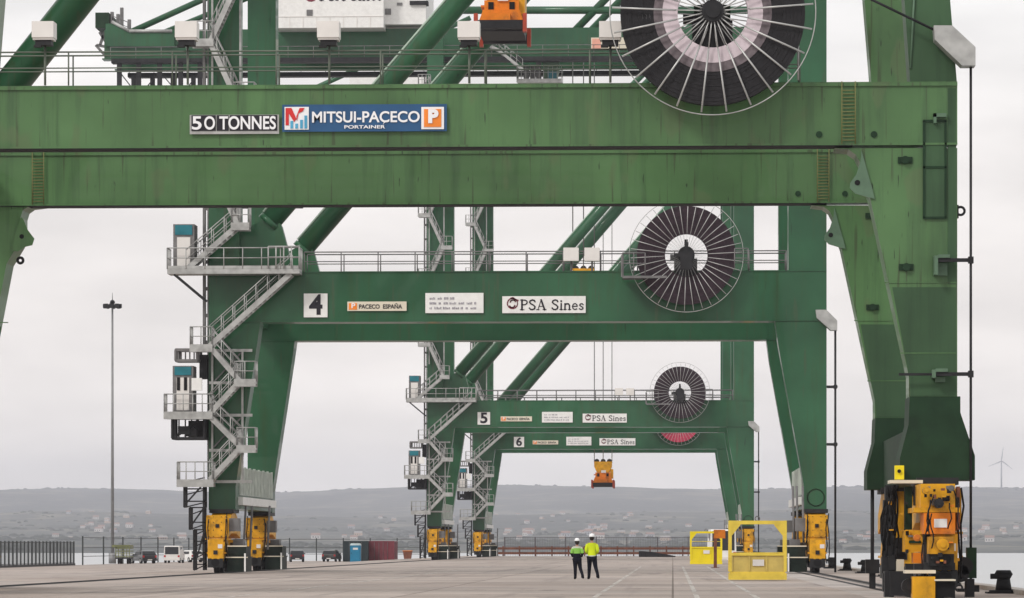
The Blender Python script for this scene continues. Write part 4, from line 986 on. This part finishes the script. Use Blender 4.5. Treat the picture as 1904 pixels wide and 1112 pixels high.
person(1100.5, 1077, 1.84, 'taller walker in a bright yellow hi-vis jacket, dark trousers and white helmet', [HIVIS], False,
       [(-.12,.10,-.10,.06,0),(.24,-.30,.15,-.05,.10)], [(-.15,.20,1.02),(.16,.19,1.02)], [(-.235,-.03,1.13),(.24,-.04,1.13)], .185)
person(1073, 1077, 1.66, 'shorter walker in a green hi-vis vest over dark clothes, with white helmet', [PALECL, HIVISG, NAVY, NAVY], True,
       [(-.08,.08,-.08,.06,0),(.25,-.28,.14,-.03,.10)], [(-.17,.16,.98),(.18,.14,.98)], [(-.25,-.03,1.13),(.25,-.03,1.13)], .175)

# ------------------------------------------------------------------ yellow work cages
def cage(x0, x1, ytop, ybase, mat, label, mid):
    Y = CAMZ*F_PX/(ybase-VY); a = PX(x0,Y); b = PX(x1,Y); zt = PZ(ytop,Y); D = 1.6; zm = PZ(mid,Y)
    t = thing('work_cage', label, 'work cage', ((a+b)/2, Y+D/2, 0), 'yellow crane work cages on the quay')
    MB().box(a, b, Y, Y+D, .04, .3).box(a+.05,b-.05,Y+.03,Y+D-.03,.3,.36).build('base_tray', mat, t)
    for y in (Y+.04, Y+D-.1):
        p = MB().box(a+.06, b-.06, y+.02, y+.05, .36, zm-.04)
        for i in range(4): X = a+.1+(b-a-.24)*i/3; p.box(X, X+.06, y-.03, y, .38, zm-.06)
        pn = p.build('side_panel', MUST if mat is CAGEY else mat, t); 
        if y < Y+.1: MB().box((a+b)/2-.2,(a+b)/2+.25,y-.04,y-.005,zm-.45,zm-.2).build('plate', LAMPW, pn)
    for X in (a+.06, b-.1): MB().box(X, X+.04, Y+.12, Y+D-.12, .36, zm-.04).build('side_panel', mat, t)
    fr = MB()
    for X in (a, b-.12):
        for y in (Y, Y+D-.12): fr.box(X, X+.12, y, y+.12, .36, zt)
    fr.box(a,b,Y-.005,Y+.1,zm-.045,zm+.05).box(a,b,Y+D-.1,Y+D+.005,zm-.045,zm+.05)
    for y in (Y, Y+D-.12):
        fr.box(a+.12,b-.12,y+.005,y+.115,zt-.14,zt-.003)
        for X, s in ((a+.12,1),(b-.12,-1)): fr.prism([(X,zt-.145),(X+s*.36,zt-.145),(X,zt-.6)], y+.02, y+.1)
    for X in (a+.002, b-.122): fr.box(X,X+.12,Y+.12,Y+D-.12,zt-.14,zt-.003)
    fr.build('frame', mat, t)
    e_ = MB().torus((a+b)/2, Y+D/2, zt+.08, .09, .02, 20)
    e_.build('lifting_eye', DGALV, t)
    r_ = MB()
    for y in (Y+.05, Y+D-.05): r_.tube((a+.1,y,(zm+zt)/2-.15),(b-.1,y,(zm+zt)/2-.15), .018, 6) if mat is BRIGHTY else r_.tube((a+.1,y,zm+.05),(b-.1,y,zm+.07), .018, 6)
    r_.build('guard_bar', mat, t)
    return t
cage(1355, 1463, 968, 1080, CAGEY, 'larger mustard yellow work cage standing on the quay by the cable trench', 1031)
cage(1283, 1343, 988, 1050, BRIGHTY, 'smaller bright lemon yellow work cage beside the white van', 1018)
# rusty post with an orange plate beside the smaller cage
Yp = CAMZ*F_PX/(1056-VY); Xp = PX(1330,Yp)
t = thing('steel_post', 'rusty brown steel post with an orange plate, between the two yellow cages', 'post', (Xp, Yp, 0))
MB().box(Xp-.1,Xp+.1,Yp-.09,Yp+.09,.02,PZ(1000,Yp)).box(Xp-.25,Xp+.25,Yp-.25,Yp+.25,.002,.03).build('post', RUST, t)
MB().box(Xp-.1,Xp+.62,Yp-.13,Yp-.09,PZ(1001,Yp),PZ(985,Yp)).build('plate', ORG_, t)

# ------------------------------------------------------------------ vehicles
def car(px, Y, z, mat, label, rz=0, L_=4.2, Wd=1.72, Hh=1.46, van=False, cat='car', name='parked_car', group=None):
    X = PX(px, Y); t = thing(name, label, cat, (X, Y, z), group); h = L_/2
    side = [(-h,.35),(-h,.85),(-h+.1,.95),(-h+.75,1.0)] if not van else [(-h,.35),(-h,.9),(-h+.2,Hh-.05)]
    if van: pts = [(-h,.35),(-h,1.0),(-h+.08,Hh-.12),(-h+.25,Hh),(h-1.6,Hh),(h-.8,1.15),(h-.05,.98),(h,.35)]
    else: pts = [(-h,.3),(-h,.82),(-h+.06,.95),(-h+.45,Hh-.06),(-h+.8,Hh),(h-2.1,Hh),(h-1.3,.98),(h-.15,.82),(h,.6),(h,.3)]
    b = MB(); n = len(pts)
    for j, (w, dz) in enumerate(((Wd/2-.05,0),)): pass
    taper = lambda zz: Wd/2 if zz < 1.0 else Wd/2 - (.16 if not van else .06)*(zz-1.0)/(Hh-1.0)
    vs = [(X-taper(zz), Y+y, z+zz) for y, zz in pts] + [(X+taper(zz), Y+y, z+zz) for y, zz in pts]
    b.add(vs, [tuple(range(n)), tuple(range(2*n-1,n-1,-1))] + [(i,(i+1)%n,n+(i+1)%n,n+i) for i in range(n)])
    bo = b.build('body', mat, t)
    bm_ = MB().box(X-Wd/2-.01, X+Wd/2+.01, Y-h-.08, Y-h+.1, z+.3, z+.55).build('bumper', DSTEEL if not van else LAMPW, t)
    zr = Hh-.12; MB().add([(X-taper(zr)+.1,Y-h+(.36 if not van else .02),z+zr),(X+taper(zr)-.1,Y-h+(.36 if not van else .02),z+zr),(X+Wd/2-.14,Y-h+(.04 if not van else -.02),z+1.02),(X-Wd/2+.14,Y-h+(.04 if not van else -.02),z+1.02)], [(0,1,2,3)]).build('rear_window', GLASS, t)
    for s in (-1,1):
        MB().box(X+s*(Wd/2-.12)-.11, X+s*(Wd/2-.12)+.11, Y-h-.02, Y-h+.1, z+.68, z+.9).build('tail_light', TAIL, t)
        MB().box(X+s*(Wd/2-.05)-.015+s*.0, X+s*(Wd/2-.05)+.015+s*.0, Y-h+.8, Y+h-1.9, z+1.0, z+Hh-.15).build('side_window', GLASS, t)
        MB().sphere((X+s*(Wd/2+.1), Y+h-1.5, z+1.02), .1, 8, 6, (1,.6,.8)).build('mirror', mat, t)
        for yy in (-h+.75, h-.8):
            w = MB().tube((X+s*(Wd/2-.22),Y+yy,z+.31),(X+s*(Wd/2+.01),Y+yy,z+.31), .31, 18).build('wheel', DARK, t)
            MB().tube((X+s*(Wd/2+.005),Y+yy,z+.31),(X+s*(Wd/2+.02),Y+yy,z+.31), .18, 12).build('rim', GALV, w)
    MB().box(X-.26, X+.26, Y-h-.1, Y-h-.08, z+.36, z+.47).build('number_plate', LAMPW, t)
    if rz:
        t.rotation_euler.z = rz
    return t
car(266, 440, -.65, CARB, 'black car parked beside the floodlight mast', .5)
car(552, 480, -.65, CARB, 'black car parked at the far edge, left of the grey car', .12)
car(617, 488, -.65, CARG, 'dark grey car parked left of the dark container', -.1)
car(324, 452, -.65, LAMPW, 'pale box van parked right of the black car by the mast', 0, 4.6, 1.85, 2.0, True, 'van', 'parked_van')
car(353, 470, -.65, WHITE, 'white car parked behind the leg stairs of crane 4', .6)
car(1341, 296, 0, WHITE, 'white van standing behind the yellow cages', .05, 5.2, 1.95, 2.6, True, 'van', 'parked_van')
# flat trailer stacked with greenish racks by the mast
Y = 430; a, b = PX(218,Y), PX(245,Y); z = -.65
t = thing('rack_trailer', 'small trailer carrying olive green slatted racks beside the mast', 'trailer', ((a+b)/2, Y, z))
MB().box(a,b,Y-1.5,Y+1.5,z+.55,z+.72).build('bed', DSTEEL, t)
rk = MB()
for zz in (.74,1.05,1.36,1.67): rk.box(a,b,Y-1.45,Y+1.45,z+zz,z+zz+.1)
for i in range(6): X = a+(b-a-.1)*i/5; rk.box(X,X+.08,Y-1.48,Y-1.42,z+.72,z+2.0)
rk.box(a-.4,b,Y-1.4,Y+1.4,z+1.8,z+2.1)
rk.build('rack', M('olive_paint', (.17,.18,.08), .6), t)
for X in (a+.2, b-.4):
    for yy in (-.9,.9): MB().tube((X,Y+yy,z+.3),(X+.2,Y+yy,z+.3), .3, 14).build('wheel', DARK, t)
# containers and portable toilet
def container(x0, x1, Y, mat, label, name='shipping_container', h=2.6):
    a, b = PX(x0,Y), PX(x1,Y); z = -.65
    t = thing(name, label, 'container', ((a+b)/2, Y+3, z), 'containers at the far edge of the quay')
    m_ = MB().box(a+.06,b-.06,Y+.06,Y+6,z+.15,z+h-.1)
    n = int((b-a)/.28)
    for i in range(n): X = a+.12+(b-a-.3)*i/n; m_.box(X,X+.12,Y+.02,Y+.06,z+.18,z+h-.14)
    for i in range(18): yy = Y+.2+i*.32; m_.box(a+.02,a+.06,yy,yy+.16,z+.18,z+h-.14).box(b-.06,b-.02,yy,yy+.16,z+.18,z+h-.14)
    m_.build('shell', mat, t)
    f = MB()
    for X in (a,b-.12):
        for yy in (Y,Y+5.94): f.box(X,X+.12,yy,yy+.12,z,z+h)
    f.box(a+.12,b-.12,Y+.005,Y+.115,z+h-.14,z+h-.005).box(a+.12,b-.12,Y+.005,Y+.115,z+.01,z+.15)
    for X in (a,b-.12):
        for zz in (z+.002,z+h-.122): f.box(X,X+.12,Y+.12,Y+5.94,zz,zz+.12)
    f.build('corner_frame', mat, t)
    rd = MB()
    for q in (.25,.42,.58,.75): X = a+(b-a)*q; rd.tube((X,Y-.01,z+.2),(X,Y-.01,z+h-.15), .025, 6)
    rd.build('locking_bar', DGALV, t)
    return t
container(638, 684, 490, CONTD, 'dark container behind the blue portable toilet')
container(684, 733, 492, CONTM, 'maroon container right of the blue portable toilet')
Y = 484; a, b = PX(651,Y), PX(670,Y); z = -.65
t = thing('portable_toilet', 'blue portable toilet with a pale roof, in front of the dark container', 'portable toilet', ((a+b)/2, Y, z))
MB().box(a,b,Y,Y+1.2,z+.1,z+2.05).box(a-.03,b+.03,Y-.03,Y+1.23,z,z+.1).build('cabin', TOIL, t)
MB().prism([(a-.04,z+2.05),(b+.04,z+2.05),(b-.1,z+2.3),(a+.1,z+2.3)],Y-.04,Y+1.24).build('roof', M('pale_plastic', (.55,.66,.68), .5), t)
d = MB().box(a+.12,b-.12,Y-.03,Y,z+.15,z+1.95).build('door', TOIL, t); MB().box(a+.35,b-.3,Y-.05,Y-.03,z+1.5,z+1.75).build('door_sign', LAMPW, d)
MB().box(a+.15,a+.2,Y-.08,Y-.03,z+1.0,z+1.15).build('handle', DARK, d)
# rusty skid left of crane 5's foot
Y = 470; a, b = PX(752,Y), PX(764,Y)
t = thing('rusty_skip', 'small rusty skip standing just left of crane 5 landside wheels', 'skip', ((a+b)/2, Y, -.3))
MB().prism([(a,-.3),(b,-.3),(b+.15,.7),(a-.15,.7)],Y-.6,Y+.6).build('tub', RUST, t); MB().box(a-.2,b+.2,Y-.65,Y+.65,.7,.78).build('rim', ORG_, t)
# ------------------------------------------------------------------ mast, fences, barrier, bollards
Y = 438; X = PX(209,Y); z = -.65; zt = PZ(560,Y)
t = thing('floodlight_mast', 'tall grey floodlight mast with a crown of lamps, standing left of crane 4', 'light mast', (X, Y, z))
MB().tube((X,Y,z),(X,Y,zt), .2, 14, .11).tube((X,Y,z),(X,Y,z+1.2), .42, 12).build('mast', M('mast_grey', (.26,.26,.265), .5, .3), t)
MB().torus(X, Y, zt, .0001, .3, 8).box(X-.85,X+.85,Y-.08,Y+.08,zt-.5,zt-.38).box(X-.08,X+.08,Y-.85,Y+.85,zt-.5,zt-.38).tube((X,Y,zt),(X,Y,zt+1.1), .05, 6, .02).build('head_frame', DSTEEL, t)
for k in range(8):
    A = k*math.pi/4; x, y = X+.85*math.cos(A), Y+.85*math.sin(A)
    MB().box(x-.2,x+.2,y-.2,y+.2,zt-.62,zt-.18).box(x-.14,x+.14,y-.14,y+.14,zt-.68,zt-.62).build('lamp', DSTEEL, t)
def fence(name, label, a, b, z, h, post_step, bars, mat, base=None, rails=(.12,.95)):
    a = Vector(a); b = Vector(b); n = max(1, round((b-a).length/post_step))
    t = thing(name, label, 'fence', tuple((a+b)/2+Vector((0,0,z))))
    for i in range(n+1):
        p = a.lerp(b, i/n); MB().box(p.x-.07,p.x+.07,p.y-.07,p.y+.07,z,z+h).build('post', mat, t)
    r_ = MB()
    for q in rails: r_.bar(a+Vector((0,0,z+h*q)), b+Vector((0,0,z+h*q)), .04, .06)
    if bars:
        m = int((b-a).length/bars)
        for i in range(m): p = a.lerp(b, (i+.5)/m); r_.box(p.x-.013,p.x+.013,p.y-.013,p.y+.013,z,z+h*.97)
    r_.build('infill', mat, t)
    if base: MB().box(min(a.x,b.x)-.15,max(a.x,b.x)+.15,min(a.y,b.y),max(a.y,b.y),z-.02,z+base).build('plinth', DSTEEL, t)
    return t
FM = M('fence_grey', (.045,.05,.05), .6, .2)
fence('picket_fence', 'grey steel picket fence at the far left edge of the quay', (-61.3,300,0), (-61.3,398,0), -.65, 2.45, 2.2, .42, FM, .22)
fence('wire_fence', 'thin wire fence with tall posts along the landside edge beyond the mast', (-61.3,404,0), (-61.3,508,0), -.65, 3.0, 15, 0, FM, None, (.3,.6,.95))
fence('wire_fence', 'thin wire fence with tall posts behind the parked cars and containers', (-60.8,510.5,0), (-29,510.5,0), -.65, 3.0, 3.5, 0, FM, None, (.3,.6,.95))
fence('picket_fence', 'tall thin picket fence behind the brown barrier at the quay end', (-22,511,0), (10,511,0), 0, 2.5, 4, .22, M('thin_fence_grey', (.12,.11,.12), .6), None, (.5,.97))
Y = 505; a, b = PX(905,Y), PX(1300,Y)
t = thing('pipe_barrier', 'long brown double rail barrier across the far end of the quay', 'barrier', ((a+b)/2, Y, 0))
for z in (1.0, .38):
    MB().box(a,b,Y-.12,Y+.12,z-.15,z+.15).build('rail', RUST, t)
for i in range(14): X = a+(b-a)*i/13; MB().box(X-.09,X+.09,Y+.12,Y+.3,0,1.3).build('post', RUST, t)
Y = 470; a, b = PX(1188,Y), PX(1256,Y)
t = thing('ramp', 'low black wedge shaped steel ramp lying near the far barrier', 'ramp', ((a+b)/2, Y, 0))
MB().prism([(a,.0),(b,.0),(b,.12),(a+1.6,.62),(a,.72)],Y-1,Y+1).build('deck', DSTEEL, t)
w_ = MB()
for i in range(8): X = a+.3+i*.5; w_.box(X,X+.06,Y-1.03,Y-1,.02,.5-.05*i)
w_.build('rib', DARK, t)
bp = None
ys = [114, 134.5, 155, 175.5, 195.5, 216, 236.5, 257, 277, 297, 317, 337, 357, 377, 397, 417, 437, 457, 477, 497]
X = 9.6
def bollard():
    t = thing('bollard', 'large black mooring bollard at the right edge of the photo, nearest on the quay edge', 'bollard', (X, ys[0], 0), 'mooring bollards on the quay edge')
    MB().tube((X,ys[0],.02),(X,ys[0],.1), .42, 20).box(X-.5,X+.5,ys[0]-.5,ys[0]+.5,.002,.05).build('base_plate', DARK, t)
    MB().tube((X,ys[0],.1),(X,ys[0],.42), .24, 20, .19).tube((X,ys[0],.42),(X,ys[0],.56), .19, 20, .27).tube((X,ys[0],.56),(X,ys[0],.68), .27, 20, .2).build('post', DARK, t)
    MB().tube((X-.38,ys[0],.5),(X+.1,ys[0],.5), .08, 10).build('horn', DARK, t)
    return t
b0 = bollard()
for y in ys[1:]:
    c = copy_tree(b0); c.location = (X, y, 0); c['label'] = 'small black mooring bollard in the row along the quay edge'
# low coiled mooring gear by the nearest bollard
t = thing('mooring_shackle', 'flat dark mooring hook lying on the edge left of the nearest bollard', 'mooring hook', (8.9, 118, 0))
MB().box(8.55,9.2,117.8,118.2,.002,.1).box(9.0,9.2,117.85,118.15,.1,.2).build('plate', DARK, t); MB().torus(8.6,118,.12,.1,.03,16).build('ring', DSTEEL, t)
# wind turbine on the ridge
Y = 10400; X = PX(1862,Y); zb = hz(X,Y); zh = PZ(858,Y)
t = thing('wind_turbine', 'distant pale wind turbine on the ridge at the right', 'wind turbine', (X, Y, zb))
WT = M('turbine_white', (.22,.22,.24), .5)
MB().tube((X,Y,zb-2),(X,Y,zh), 2.4, 12, 1.6).build('tower', WT, t); MB().box(X-1.6,X+1.6,Y-3,Y+5,zh-1.4,zh+1.8).sphere((X,Y-4,zh+.2),1.8,10,8).build('nacelle', WT, t)
for k in range(3):
    A = R(83+120*k); d = Vector((math.cos(A),0,math.sin(A))); n_ = Vector((-d.z,0,d.x)); c = Vector((X,Y-4.2,zh+.2))
    q = [c+n_*1.1, c+d*8+n_*1.9, c+d*38+n_*.35, c+d*38-n_*.25, c+d*7-n_*1.2, c-n_*.8]
    MB().prism([(p.x,p.z) for p in q], Y-4.5, Y-4.1).build('blade', WT, t)
# ------------------------------------------------------------------ haze over the bay
ORG[0] = Vector((0,0,0))
hm = bpy.data.materials.new('haze_air'); hm.use_nodes = True; n_ = hm.node_tree; n_.nodes.clear()
o_ = n_.nodes.new('ShaderNodeOutputMaterial'); pv = n_.nodes.new('ShaderNodeVolumePrincipled')
pv.inputs['Color'].default_value = (.86,.87,.97,1); pv.inputs['Density'].default_value = 9.5e-5; pv.inputs['Anisotropy'].default_value = .2
n_.links.new(pv.outputs[0], o_.inputs['Volume'])
hzb = MB().box(-3400, 2400, -20, 12800, -8.5, 265).build('haze', hm); hzb['kind'] = 'stuff'
